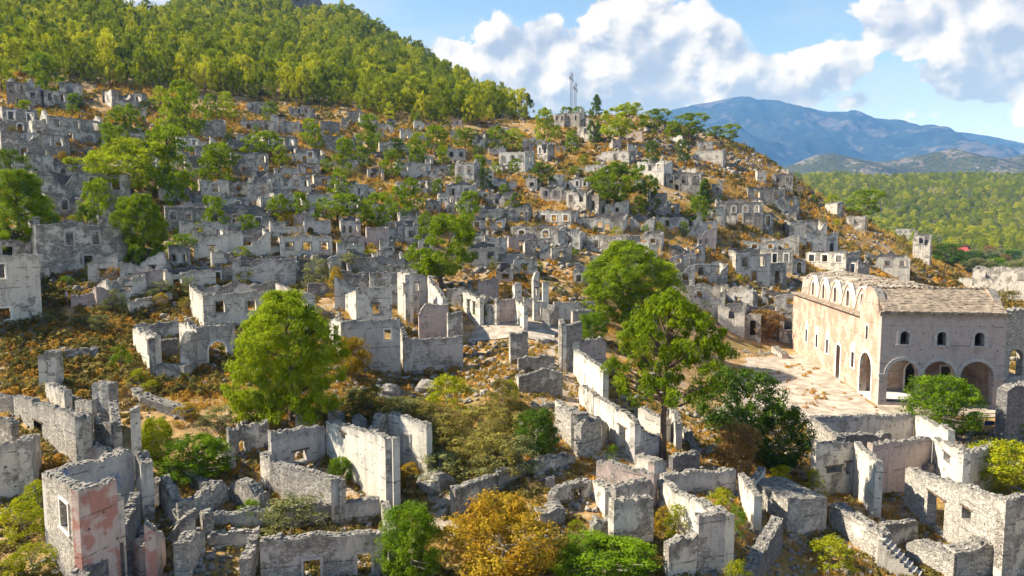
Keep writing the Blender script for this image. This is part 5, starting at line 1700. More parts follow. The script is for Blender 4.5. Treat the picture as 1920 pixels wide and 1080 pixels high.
TREES = [
    # u, v base, v top, width px, prototype, label
    (548, 792, 543, 215, 'big_pine', 'big bushy bright green pine left of centre'),
    (1243, 862, 540, 222, 'tall_pine', 'tall pine with a bare dark trunk in the foreground'),
    (1180, 612, 450, 175, 'big_pine', 'wide bright pine just behind the tall bare-trunked pine'),
    (826, 548, 398, 140, 'bent_pine', 'bent pine leaning right behind the white fragment'),
    (40, 480, 318, 135, 'big_pine', 'large bright pine at the left edge above the shaded house'),
    (272, 500, 362, 100, 'big_pine', 'bright pine right of the two-windowed left house'),
    (245, 376, 258, 140, 'bent_pine', 'broad pine left in the clump on the left hillside'),
    (318, 374, 235, 112, 'mid_pine', 'broad pine right in the clump on the left hillside'),
    (236, 258, 194, 62, 'mid_pine', 'rounded pine above the clump on the left hillside'),
    (218, 300, 238, 62, 'mid_pine', 'pine just above the left clump on the left hillside'),
    (412, 345, 268, 80, 'mid_pine', 'pine with dark stem over the middle left houses'),
    (348, 262, 150, 72, 'mid_pine', 'tall slim pine at the forest foot above the left clump'),
    (322, 262, 195, 55, 'mid_pine', 'shorter pine left of the slim pine at the forest foot'),
    (137, 326, 294, 52, 'mid_pine', 'small round bright pine on the long left wall'),
    (87, 180, 100, 70, 'mid_pine', 'rounded pine above the topmost left houses'),
    (4, 172, 110, 40, 'mid_pine', 'pine cut by the left edge near the forest'),
    (706, 440, 360, 62, 'mid_bent', 'bright pine beside the reddish wall in the middle'),
    (632, 420, 363, 92, 'mid_bent', 'spreading low pine above the bluish wall'),
    (770, 400, 333, 48, 'mid_pine', 'pine above the middle rows near the bright shrub'),
    (645, 318, 258, 46, 'mid_pine', 'dense dark-sided pine in the middle left rows'),
    (690, 290, 213, 48, 'mid_pine', 'tall pine at the forest foot, middle left'),
    (582, 272, 222, 42, 'mid_pine', 'slender bright pine among the upper left houses'),
    (735, 335, 280, 46, 'mid_pine', 'pine in front of the four-windowed white house'),
    (818, 285, 233, 54, 'mid_pine', 'rounded pine at the upper middle'),
    (872, 280, 238, 48, 'mid_pine', 'rounded pine right of the upper middle one'),
    (898, 338, 290, 38, 'mid_pine', 'small bright pine beside the white arched house'),
    (962, 285, 240, 42, 'mid_pine', 'pine on the saddle below the forest end'),
    (1020, 272, 202, 44, 'mid_pine', 'tall pine on the saddle left of the mast'),
    (1072, 288, 244, 32, 'mid_pine', 'small bright pine below the hilltop houses'),
    (1045, 262, 236, 26, 'mid_pine', 'little pine in front of the hilltop houses'),
    (1162, 272, 194, 82, 'mid_bent', 'broad bright pine on the hilltop right of the mast'),
    (1117, 226, 176, 36, 'cone_pine', 'lone conical dark pine on the hilltop skyline'),
    (1062, 222, 200, 34, 'mid_pine', 'low pine at the left foot of the mast'),
    (1085, 222, 200, 34, 'mid_pine', 'low pine at the right foot of the mast'),
    (1228, 246, 204, 58, 'mid_bent', 'pine on the skyline right of the hilltop pine'),
    (1290, 262, 212, 74, 'mid_bent', 'spreading windblown pine on the right skyline'),
    (1262, 262, 226, 40, 'mid_pine', 'small pine left of the windblown skyline pine'),
    (1367, 268, 232, 40, 'mid_bent', 'rightmost pine on the skyline before the blue mountain'),
    (1337, 262, 236, 30, 'mid_bent', 'small pine between the skyline pines'),
    (1152, 395, 302, 108, 'bent_pine', 'wide umbrella pine below the white hill house'),
    (1216, 398, 328, 48, 'mid_pine', 'dark upright pine right of the umbrella pine'),
    (1318, 408, 333, 56, 'cone_pine', 'conical dark pine below the open-fronted hill house'),
    (1016, 350, 303, 50, 'dark_pine', 'dark bushy tree above the white tower house'),
    (1620, 414, 354, 66, 'mid_bent', 'bright flat-topped pine on the far right flank'),
    (1560, 390, 364, 34, 'mid_pine', 'small bright pine behind the far right house'),
    (490, 298, 246, 72, 'mid_bent', 'flat spreading pine in the upper left rows'),
    (425, 225, 172, 40, 'mid_pine', 'pine left of the small house at the forest foot'),
    (395, 222, 175, 34, 'mid_pine', 'slim pine beside the forest foot, upper left'),
    (1078, 330, 312, 30, 'mid_pine', 'tiny round pine above the tower house'),
    (945, 370, 345, 24, 'mid_pine', 'tiny pine beside the three-windowed pale house'),
    (1248, 560, 490, 60, 'mid_pine', 'small pine right of the wide bright pine'),
    (1390, 845, 690, 150, 'tree_fig_dark', 'dark spreading fig tree left of the church yard wall'),
    (1462, 890, 760, 100, 'tree_fig_dark', 'dark leafy tree filling the shaded room'),
    (1380, 892, 795, 92, 'tree_russet', 'russet-brown dry tree in front of the dark fig'),
    (1768, 815, 706, 132, 'tree_fig', 'bright rounded tree in front of the church porch'),
    (1895, 940, 832, 150, 'tree_lime', 'yellow-green tree at the right edge'),
    (945, 1110, 938, 205, 'tree_autumn', 'orange autumn tree at the bottom centre'),
    (1135, 1120, 1018, 210, 'tree_fig', 'bright green fig tree at the bottom edge'),
    (772, 1100, 948, 120, 'tree_fig', 'fig tree right of the two-window house'),
    (1004, 856, 768, 98, 'tree_fig_dark', 'deep green fig tree right of the brush'),
    (372, 902, 818, 125, 'tree_fig', 'dense green tree below the rubble field wall'),
    (292, 880, 782, 72, 'tree_lime', 'yellow-green young tree behind the thin pillar'),
    (660, 705, 632, 70, 'tree_autumn', 'orange-leaved tree right of the big bushy pine'),
    (910, 604, 569, 38, 'tree_fig', 'small round green tree on the square'),
    (1112, 648, 586, 62, 'tree_fig', 'green fig tree behind the broken corner'),
    (1432, 636, 580, 70, 'tree_russet', 'bare-twigged yellowing tree left of the church'),
    (640, 905, 858, 46, 'tree_fig', 'green sapling growing inside the large pale ruin'),
]
rz_of = {'tall_pine': 0.4, 'bent_pine': 0.2, 'mid_bent': 0.1}
TPOS = []
for (u, vb, vt, wpx, key, lab) in TREES:
    if vb > 1080:                              # foot below the picture: place by distance
        P = unproj(u, vb, 37.5)
        P.z = ground(P.x, P.y)
    else:
        P = cast(u, vb)
    zt_ = unproj(u, vt, P.y).z
    plant('pine_tree' if 'pine' in key or 'bent' in key else 'leafy_tree', key, P, wpx / F * P.y * 1.06, (zt_ - P.z) * 1.02, lab, 'tree', None, rz_of.get(key))
    TPOS.append((P.x, P.y))

SHRUBS = [
    (545, 1012, 930, 170, 'olive', 'grey-green shrub filling the two-window house'),
    (470, 985, 938, 60, 'fig', 'small leafy shrub on the back wall of the two-window house'),
    (840, 775, 703, 125, 'lime', 'rounded yellow-green bush above the brush'),
    (700, 790, 745, 120, 'brush', 'leftmost brown bush in the brush hollow'),
    (790, 800, 752, 130, 'brush', 'second brown bush from left at the brush top'),
    (900, 815, 765, 120, 'brush', 'brown bush at the right top of the brush'),
    (830, 850, 790, 140, 'brush', 'large brown bush in the middle of the brush'),
    (900, 880, 815, 150, 'brush', 'large brown bush at the right of the brush'),
    (830, 905, 850, 130, 'olive', 'olive bush at the lower left of the brush'),
    (915, 912, 858, 130, 'olive', 'olive bush at the lower right of the brush'),
    (760, 840, 790, 90, 'brush', 'brown bush behind the window wall'),
    (960, 890, 840, 70, 'brush', 'brown bush beside the deep green fig'),
    (958, 765, 712, 40, 'lime', 'upright green bush left of the gabled wall'),
    (1148, 866, 832, 30, 'fig', 'small dark bush below the white plastered shell'),
    (45, 1010, 930, 100, 'lime', 'yellowing bush left of the red ruin'),
    (75, 960, 900, 70, 'lime', 'leafy bush against the red ruin wall'),
    (62, 1100, 1020, 120, 'lime', 'bright bush in the lower left corner'),
    (226, 695, 648, 48, 'fig', 'green bush left of the arched ruin'),
    (262, 722, 690, 42, 'lime', 'small bush below the arched ruin wall'),
    (285, 738, 712, 44, 'lime', 'bright low bush right under the arched ruin'),
    (238, 765, 725, 36, 'russet', 'brown round bush by the stump'),
    (410, 800, 760, 80, 'olive', 'olive bush left of the big bushy pine foot'),
    (470, 790, 735, 80, 'lime', 'bright bush under the big bushy pine'),
    (345, 478, 438, 74, 'fig', 'leafy bush right of the bright left pine'),
    (455, 492, 462, 50, 'lime', 'yellow bush in front of the white-blue house'),
    (540, 425, 398, 40, 'autumn', 'orange bush by the bluish wall'),
    (460, 528, 500, 40, 'lime', 'bush at the left of the bluish ruin'),
    (600, 540, 480, 70, 'olive', 'grey-green bush below the white three-windowed house'),
    (655, 515, 475, 60, 'olive', 'grey-green bush above the white house with blue marks'),
    (630, 560, 500, 40, 'autumn', 'yellow creeper bush on the white house corner'),
    (690, 488, 468, 50, 'lime', 'bright bush on the wall in the middle'),
    (640, 468, 450, 30, 'fig', 'small green bush below the reddish wall'),
    (1385, 1085, 1050, 75, 'lime', 'bright yellow-green bush at the bottom right of centre'),
    (1350, 960, 915, 70, 'lime', 'yellow bush behind the overgrown room'),
    (1380, 1000, 950, 50, 'fig', 'green bush right of the overgrown room'),
    (1270, 1010, 945, 80, 'lime', 'yellow-green bush inside the overgrown room'),
    (1245, 1000, 950, 50, 'autumn', 'orange bush inside the overgrown room'),
    (1525, 930, 880, 48, 'lime', 'bush on the stone terrace block'),
    (1465, 915, 872, 60, 'lime', 'bush left of the terrace block'),
    (1560, 1060, 1005, 100, 'lime', 'brownish bush in the dry grass left of the steps'),
    (1085, 1045, 995, 60, 'olive', 'grey bush between the autumn tree and the room'),
    (1905, 820, 790, 60, 'fig', 'green bush by the fence at the right edge'),
    (1080, 1000, 975, 40, 'lime', 'low bush before the plaster panels'),
    (770, 905, 868, 60, 'autumn', 'orange bush right of the large pale ruin'),
    (705, 900, 880, 40, 'autumn', 'orange bush inside the large pale ruin'),
    (350, 790, 755, 60, 'autumn', 'rusty bush on the slope below the arched ruin'),
    (300, 560, 525, 70, 'olive', 'olive bush below the left house corner'),
    (80, 612, 585, 50, 'olive', 'olive bush down left of the standing person'),
    (185, 620, 590, 60, 'olive', 'olive bush on the shaded left slope'),
    (1880, 600, 545, 110, 'brush', 'brown bush behind the church roof at the right'),
    (1690, 480, 440, 36, 'brush', 'round bush beside the far right ruins'),
    (800, 600, 582, 20, 'autumn', 'small orange bush behind the square plastered room'),
    (925, 500, 482, 40, 'fig', 'green bush above the pilasters'),
    (1075, 480, 466, 36, 'fig', 'round green shrub on the open orange slope'),
]
for (u, vb, vt, wpx, key, lab) in SHRUBS:
    if vb > 1080:
        P = unproj(u, vb, 37)
        P.z = ground(P.x, P.y)
    else:
        P = cast(u, vb)
    zt_ = unproj(u, vt, P.y).z
    plant('shrub', 'shrub_' + key, P, wpx / F * P.y, max(.5, zt_ - P.z), lab, 'shrub')

rs = random.Random(31)
for i in range(26):
    u, v = rs.uniform(660, 985), rs.uniform(765, 905)
    if u < 800 and v > 850:
        continue
    P = cast(u, v)
    w = rs.uniform(3.0, 5.0)
    sk_ = rs.choice(['brush', 'brush', 'brush', 'olive'])
    o = plant('shrub', 'shrub_' + sk_, P, w, w * rs.uniform(.5, .75), None, 'shrub', 'bushes of the brush hollow')
    in_row(o, 'of the brush hollow beside the pale ruin', u, ('brown' if sk_ == 'brush' else 'olive') + ' bush')

# small shrubs strewn over the slopes between the houses
rs = random.Random(77)
n = 0
while n < 150:
    u, v = rs.uniform(0, 1760), rs.uniform(215, 600)
    if u > 1380 and v < 300 + (u - 1380) * .5:
        continue
    if 1480 < u and v > 500:
        continue
    P = cast(u, v)
    if P.y > 270:
        continue
    if any(abs(P.x - hx) < hw * .5 and -1 < P.y - hy < hw for hx, hy, hw in HPOS):
        continue
    w = rs.uniform(1.2, 3.2)
    sk_ = rs.choice(['fig', 'lime', 'lime', 'olive', 'autumn', 'brush', 'russet'])
    o = plant('shrub', 'shrub_' + sk_, P, w, w * rs.uniform(.6, 1.0), None, 'shrub', 'shrubs between the hillside houses')
    in_row(o, 'of shrubs ' + zone_of(u, v), u, 'small low %s shrub' % {'fig': 'green', 'lime': 'yellow-green', 'olive': 'grey-green', 'autumn': 'orange', 'brush': 'brownish', 'russet': 'russet'}[sk_])
    n += 1

rs = random.Random(19)
n = 0
while n < 62:
    u, v = rs.uniform(0, 1350), rs.uniform(200, 470)
    if v < np.interp(u, [0, 640, 960, 1100, 1350], [165, 225, 240, 250, 300]):
        continue
    if u > 1000 and rs.random() < .5:
        continue
    P = cast(u, v)
    if P.y > 270 or any(abs(P.x - hx) < hw * .55 and -1 < P.y - hy < hw for hx, hy, hw in HPOS) or any(abs(P.x - tx) + abs(P.y - ty) < 6 for tx, ty in TPOS):
        continue
    TPOS.append((P.x, P.y))
    h = rs.uniform(3.2, 7.5)
    o = plant('pine_tree', rs.choice(['mid_pine', 'mid_pine', 'mid_pine', 'mid_bent', 'dark_pine']), P, h * rs.uniform(.6, .9), h, None, 'tree', 'pines among the hillside houses')
    in_row(o, 'of young pines ' + zone_of(u, v), u, ('small' if h < 5 else 'middling') + ' pine')
    n += 1

# ------------------------------------------------------------------ pine forest on the mountain
FB = np.array([(-400, 150), (0, 152), (130, 150), (200, 166), (300, 172), (400, 186), (480, 186), (560, 198), (640, 205), (720, 222), (800, 232), (880, 236), (960, 222), (1010, 222), (1040, 200)], float)
g = np.random.default_rng(3)
sx, sy = np.meshgrid(np.arange(-520, 60, 4.0), np.arange(150, 640, 4.7), indexing='ij')
fx = (sx + g.uniform(-2, 2, sx.shape)).ravel()
fy = (sy + g.uniform(-2, 2, sx.shape)).ravel()
fz = zt(fx, fy)


def projv(x, y, z):
    c, s = math.cos(PITCH), math.sin(PITCH)
    zz = y * c - (z - CAMZ) * s
    return 960 + F * x / zz, 540 - F * (y * s + (z - CAMZ) * c) / zz


pu, pv = projv(fx, fy, fz)
crag = (np.abs(pu - 592) < 46) & (pv < 34)
keep = (pu > -260) & (pu < 1035) & (pv > -150) & (pv < np.interp(pu, FB[:, 0], FB[:, 1]) + 10 * (g.random(len(pu)) - .5)) & (g.random(len(pu)) > .07) & ~crag
fx, fy, fz, pu, pv = fx[keep], fy[keep], fz[keep], pu[keep], pv[keep]
fh = (5.0 + 8.0 * g.random(len(fx)) ** 1.3) * np.where(fy > 330, .92, 1.0)
fw = fh * g.uniform(.42, .72, len(fx))
inview = (pu > -30) & (pv > -20)
order = np.argsort(-(fh / fy) * np.where(inview, 1, 0))
ind, rest = order[:185], order[185:]
crown_objs = []
for i in ind:
    r_ = plant('pine_tree', 'far_pine', (float(fx[i]), float(fy[i]), float(fz[i])), float(fw[i]), float(fh[i]), 'green pine standing in the front of the mountain forest', 'tree', 'pines in the front of the mountain forest')
    if len(crown_objs) < 30:
        crown_objs.append(r_.children[0])
protos = []
for o in crown_objs:
    if o.data not in [q.data for q in protos]:
        protos.append(o)


def instancer(name, label, P, w, h, objs, kind='stuff'):
    """one object whose points carry copies of the given crowns"""
    me = bpy.data.meshes.new(name)
    me.vertices.add(len(P))
    me.vertices.foreach_set('co', np.asarray(P, dtype=np.float32).ravel())
    for nm, arr in (('sc', np.stack([w, w, h], -1)),):
        at = me.attributes.new(nm, 'FLOAT_VECTOR', 'POINT')
        at.data.foreach_set('vector', np.asarray(arr, dtype=np.float32).ravel())
    gg = np.random.default_rng(9)
    at = me.attributes.new('rot', 'FLOAT_VECTOR', 'POINT')
    at.data.foreach_set('vector', np.stack([np.zeros(len(P)), np.zeros(len(P)), gg.uniform(0, 6.28, len(P))], -1).astype(np.float32).ravel())
    at = me.attributes.new('kind', 'INT', 'POINT')
    at.data.foreach_set('value', gg.integers(0, len(objs), len(P)).astype(np.int32))
    o = link(name, me)
    ng = bpy.data.node_groups.new(name, 'GeometryNodeTree')
    ng.interface.new_socket('Geometry', in_out='INPUT', socket_type='NodeSocketGeometry')
    ng.interface.new_socket('Geometry', in_out='OUTPUT', socket_type='NodeSocketGeometry')
    N = ng.nodes
    gi, go = N.new('NodeGroupInput'), N.new('NodeGroupOutput')
    jn = N.new('GeometryNodeJoinGeometry')

    def attr(nm, typ):
        a = N.new('GeometryNodeInputNamedAttribute')
        a.data_type = typ
        a.inputs[0].default_value = nm
        return a.outputs[0]
    sc, rot, kd = attr('sc', 'FLOAT_VECTOR'), attr('rot', 'FLOAT_VECTOR'), attr('kind', 'INT')
    for k, ob in enumerate(objs):
        oi = N.new('GeometryNodeObjectInfo')
        oi.transform_space = 'ORIGINAL'
        oi.inputs[0].default_value = ob
        oi.inputs[1].default_value = True
        cp = N.new('FunctionNodeCompare')
        cp.data_type = 'INT'
        cp.operation = 'EQUAL'
        ng.links.new(kd, cp.inputs[2])
        cp.inputs[3].default_value = k
        ip = N.new('GeometryNodeInstanceOnPoints')
        ng.links.new(gi.outputs[0], ip.inputs['Points'])
        ng.links.new(cp.outputs[0], ip.inputs['Selection'])
        ng.links.new(oi.outputs['Geometry'], ip.inputs['Instance'])
        ng.links.new(rot, ip.inputs['Rotation'])
        ng.links.new(sc, ip.inputs['Scale'])
        ng.links.new(ip.outputs[0], jn.inputs[0])
    ng.links.new(jn.outputs[0], go.inputs[0])
    md = o.modifiers.new('copies', 'NODES')
    md.node_group = ng
    return tag(o, label, None, None, kind)


fo = instancer('pine_forest', 'dense pine forest covering the mountain slope', np.stack([fx, fy, fz], -1)[rest], fw[rest], fh[rest], protos)
fo['category'] = 'forest'

# woodland on the far side of the valley
sx, sy = np.meshgrid(np.arange(120, 1250, 8.0), np.arange(470, 1040, 8.0), indexing='ij')
qx = (sx + g.uniform(-4, 4, sx.shape)).ravel()
qy = (sy + g.uniform(-4, 4, sx.shape)).ravel()
qz = zt(qx, qy)
pu, pv = projv(qx, qy, qz)
gap = fbm(qx / 70, qy / 70, 77, 4)
keep = (pu > 1380) & (pu < 2150) & (gap < .32 - .14 * g.random(len(qx))) & (pv > 300)
qx, qy, qz = qx[keep], qy[keep], qz[keep]
qh = g.uniform(4.5, 9.5, len(qx))
wd = instancer('woodland', 'distant pine woodland on the far side of the valley', np.stack([qx, qy, qz], -1), qh * g.uniform(.7, 1.05, len(qx)), qh, protos)
wd['category'] = 'woodland'

# trees of the valley floor behind the church
rs = random.Random(5)
for i in range(46):
    u = rs.uniform(1735, 1990)
    d = rs.uniform(230, 470)
    x = (u - 960) / F * d
    h = rs.uniform(4, 8)
    sk_ = rs.choice(['olive', 'russet', 'fig', 'olive', 'fig_dark'])
    o = plant('leafy_tree', 'tree_' + sk_, (x, d, ground(x, d)), h * rs.uniform(1.0, 1.6), h, None, 'tree', 'trees on the valley floor')
    in_row(o, 'in %s band of valley trees beyond church' % ('the nearest' if d < 300 else 'the middle' if d < 380 else 'the farthest'), u, {'olive': 'olive', 'russet': 'russet', 'fig': 'green', 'fig_dark': 'dark green'}[sk_] + ' tree')

# ------------------------------------------------------------------ ground cover
STAND = cast(125.5, 573)


def joined(name, label, protoV, protoF, P, s, mat, tilt=True):
    near_ = (np.abs(P[:, 0] / P[:, 1] - STAND.x / STAND.y) < .009 + .006 * np.sin(P[:, 1] * 2.1)) & (P[:, 1] > STAND.y - 3.2) & (P[:, 1] < STAND.y + .8)
    P, s = P[~near_], s[~near_]                                      # the trodden spot where the person stands
    g = np.random.default_rng(len(P))
    a = g.uniform(0, 6.28, len(P))
    c, sn = np.cos(a)[:, None], np.sin(a)[:, None]
    pv_ = protoV[g.integers(0, len(protoV), len(P))]                     # [n, k, 3]
    x = pv_[:, :, 0] * c - pv_[:, :, 1] * sn
    y = pv_[:, :, 0] * sn + pv_[:, :, 1] * c
    sz = s * g.uniform(.7, 1.3, len(P))
    V = np.stack([x * s[:, None], y * s[:, None], pv_[:, :, 2] * sz[:, None]], -1) + P[:, None, :]
    k = protoV.shape[1]
    Fc = (protoF[None] + (np.arange(len(P)) * k)[:, None, None]).reshape(-1, 3)
    o = link(name, tri_mesh(name, V.reshape(-1, 3), Fc, mat))
    return tag(o, label, None, None, 'stuff')


def tuft_proto(seed, n, spread, lean, wid):
    g = np.random.default_rng(seed)
    V = []
    for i in range(n):
        a, r = g.uniform(0, 6.28), spread * g.random() ** .6
        b = np.array([r * math.cos(a), r * math.sin(a), -.08])
        a2 = a + g.normal() * .6
        t_ = b + np.array([lean * math.cos(a2), lean * math.sin(a2), 0]) * g.uniform(.3, 1) + np.array([0, 0, g.uniform(.6, 1.1)])
        w = np.array([-math.sin(a2), math.cos(a2), 0]) * wid
        V += [b - w, b + w, t_]
    return np.array(V)


def dome_proto(seed, n, size):
    g = np.random.default_rng(seed)
    d = unit(g.normal(size=(n, 3)) * np.array([1, 1, .8]))
    d[:, 2] = np.abs(d[:, 2])
    p = d * g.uniform(.55, 1.05, (n, 1)) * np.array([.6, .6, .75])
    nr = unit(d + g.normal(size=(n, 3)) * .5)
    ax = unit(np.cross(nr, g.normal(size=(n, 3))))
    ay = np.cross(nr, ax)
    s = size * g.uniform(.6, 1.4, (n, 1))
    return np.stack([p + ax * s * 1.4, p - ax * s * .7 + ay * s, p - ax * s * .7 - ay * s], 1).reshape(-1, 3)


def scatter(n, seed, dmin, dmax, thr, lo, hi, ns, far_u=1790):
    """positions over the near slopes, thinning out with distance as the eye sees them"""
    g = np.random.default_rng(seed)
    a = g.uniform(-.82, .80, n)
    d = np.exp(g.uniform(math.log(dmin), math.log(dmax), n))
    x, y = a * d, d
    msk = fbm(x / 9, y / 9, ns, 4)
    keep = (msk > thr) & (inflat(x, y) < .25)
    # the church footprint, the lanes
    keep &= ~((x > 36) & (x < 66) & (y > 71) & (y < 114))
    x, y = x[keep], y[keep]
    z = zt(x, y)
    pu, pv = projv(x, y, z)
    fbv = np.interp(pu, FB[:, 0], FB[:, 1], right=-999)
    ok = pv > fbv - 12
    x, y, z = x[ok], y[ok], z[ok]
    s = np.clip(y * .0072, lo, hi) * g.uniform(.6, 1.4, len(x))
    return np.stack([x, y, z], -1), s


TP = np.stack([tuft_proto(k, 12, .5, .55, .055) for k in range(5)])
TF = np.arange(36).reshape(-1, 3)
P_, s_ = scatter(44000, 1, 34, 270, -.05, .35, 1.3, 15)
joined('dry_grass', 'dry golden grass covering the slopes', TP, TF, P_, s_, M['grass'])
DP = np.stack([dome_proto(k, 34, .16) for k in range(5)])
DF = np.arange(102).reshape(-1, 3)
P_, s_ = scatter(20000, 2, 34, 280, .03, .40, 1.4, 33)
joined('rusty_herbs', 'rust-coloured dry herbs on the slopes', DP, DF, P_, s_, M['rustgrass'])
P_, s_ = scatter(24000, 4, 34, 290, -.03, .45, 1.7, 52)
joined('thorny_scrub', 'low brown-green thorny scrub on the slopes', DP, DF, P_, s_, M['scrub'])


# dark scrub thick on the shaded left slope, sparse tufts on the church yard
g = np.random.default_rng(41)
U_, V_ = g.uniform(0, 440, 1500), g.uniform(515, 745, 1500)
PP = np.array([tuple(cast(u, v)) for u, v in zip(U_, V_)])
joined('slope_scrub', 'dark brown scrub thick on the shaded left slope', DP, DF, PP[:800], g.uniform(.5, 1.4, 800), M['scrub'])
joined('slope_herbs', 'rusty dry herbs on the shaded left slope', DP, DF, PP[800:], g.uniform(.4, 1.0, len(PP) - 800), M['rustgrass'])
U_, V_ = g.uniform(1360, 1650, 260), g.uniform(665, 780, 260)
m_ = fbm(U_ / 40, V_ / 14, 5, 3) > .06
PP = np.array([tuple(cast(u, v)) for u, v in zip(U_[m_], V_[m_])])
joined('yard_herbs', 'rusty tufts growing through the church yard', DP, DF, PP, g.uniform(.25, .7, len(PP)), M['rustgrass'])


def rock_proto(seed):
    rr = random.Random(seed)
    V, Fc = [], []
    hexa(V, Fc, stone_pts(rr, (0, 0, .2), .5))
    hexa(V, Fc, stone_pts(rr, (.25, .1, .1), .35))
    V = np.array(V)
    T = []
    for f in Fc:
        T += [(f[0], f[1], f[2]), (f[0], f[2], f[3])]
    return V, np.array(T)


rp = [rock_proto(k) for k in range(6)]
P_, s_ = scatter(17000, 6, 36, 280, -.02, .16, .9, 71)
joined('loose_stones', 'loose limestone and fallen rubble on the slopes', np.stack([q[0] for q in rp]), rp[0][1], P_, s_ * 1.1, M['rock'])
RB = np.array(RUB)
PP = np.stack([RB[:, 0], RB[:, 1], zt(RB[:, 0], RB[:, 1])], -1)
joined('fallen_rubble', 'fallen rubble lying along the foreground walls', np.stack([q[0] for q in rp]), rp[0][1], PP, np.random.default_rng(2).uniform(.12, .5, len(PP)), M['rubble'])
# stony hilltop of the right-hand hill
g = np.random.default_rng(12)
U_, V_ = g.uniform(1120, 1430, 700), g.uniform(215, 330, 700)
ok = V_ > np.interp(U_, [1100, 1200, 1300, 1440], [205, 212, 240, 295])
PP = np.array([tuple(cast(u, v)) for u, v in zip(U_[ok], V_[ok])])
PP = PP[PP[:, 1] < 290]
joined('hilltop_rocks', 'grey rocky outcrops on the crest of the hill', np.stack([q[0] for q in rp]), rp[0][1], PP, g.uniform(.6, 2.0, len(PP)), M['rock'])

# boulders one can pick out
for k, (u, v, s, lab) in enumerate([(818, 920, 1.3, 'grey boulder right of the large pale ruin'), (725, 748, 1.3, 'dark rock under the terrace wall, left of centre'),
                                    (800, 735, 1.2, 'dark rock under the terrace wall, nearer centre'), 
                                    (595, 8, 16, 'dark crag on the mountain top'), (570, 14, 12, 'smaller dark crag beside the mountain top crag')]):
    P = cast(u, v)
    gg = np.random.default_rng(k + 90)
    nl, nt = 14, 10
    V = []
    for i in range(nt + 1):
        for j in range(nl):
            th, ph = math.pi * i / nt, 2 * math.pi * j / nl
            d_ = np.array([math.sin(th) * math.cos(ph), math.sin(th) * math.sin(ph), math.cos(th)])
            r = 1 + .55 * float(fbm(np.array([d_[0] * 1.7 + k * 5 + d_[2]]), np.array([d_[1] * 1.7 + d_[2] * 1.3]), k, 4)[0]) * 1.6
            V.append(tuple(d_ * r * s * np.array([1.1, .9, .85])))
    Fc = [(i * nl + j, i * nl + (j + 1) % nl, (i + 1) * nl + (j + 1) % nl, (i + 1) * nl + j) for i in range(nt) for j in range(nl)]
    o = obj('rock', V, Fc, M['rock'])
    o.location = P + Vector((0, s * .4, s * .15))
    tag(o, lab, 'rock')

# ------------------------------------------------------------------ radio masts on the hilltop
def mast(label, u, vtop, d, w):
    P = unproj(u, 212, d)
    P.z = ground(P.x, P.y)
    H = unproj(u, vtop, d).z - P.z
    root = thing('radio_mast', label, 'mast', P)
    c = [(w * math.cos(a), w * math.sin(a)) for a in (R(90), R(210), R(330))]
    for (x, y) in c:
        V, Fc = [], []
        tube(V, Fc, [(x, y, -.5), (x * .8, y * .8, H)], [.055, .045], 6)
        obj('leg', V, Fc, M['metal'], root)
    n = int(H / 1.1)
    V, Fc = [], []
    for i in range(n):
        z0, z1 = H * i / n, H * (i + 1) / n
        for k in range(3):
            a, b = c[k], c[(k + 1) % 3]
            s0, s1 = 1 - .2 * z0 / H, 1 - .2 * z1 / H
            tube(V, Fc, [(a[0] * s0, a[1] * s0, z0), (b[0] * s1, b[1] * s1, z1)], [.028, .028], 4)
            tube(V, Fc, [(a[0] * s1, a[1] * s1, z1), (b[0] * s1, b[1] * s1, z1)], [.035, .035], 4)
    obj('lattice', V, Fc, M['metal'], root)
    V, Fc = [], []
    tube(V, Fc, [(0, 0, H - .2), (0, 0, H + 1.0)], [.06, .03], 5)
    obj('top_rod', V, Fc, M['metal'], root)
    for k in range(5):
        a = R(40 + 75 * k)
        z = H - .8 - .55 * k
        V, Fc = [], []
        if k % 2:
            q = [(.75 * math.cos(a), .75 * math.sin(a), z), (.95 * math.cos(a), .95 * math.sin(a), z), (1.0 * math.cos(a), 1.0 * math.sin(a), z)]
            tube(V, Fc, q, [.1, .34, .36], 10)
            n_ = len(V)
            Fc.append(tuple(range(n_ - 10, n_)))
            obj('dish_antenna', V, Fc, M['metal'], root)
        else:
            x, y = .7 * math.cos(a), .7 * math.sin(a)
            box(V, Fc, x - .13, x + .13, y - .1, y + .1, z - .7, z + .7)
            tube(V, Fc, [(0, 0, z), (x, y, z)], [.03, .03], 4)
            obj('panel_antenna', V, Fc, M['metal'], root)


mast('taller lattice radio mast on the hilltop', 1071, 137, 282, .62)
mast('shorter lattice radio mast right beside the taller one', 1078.5, 156, 279, .62)

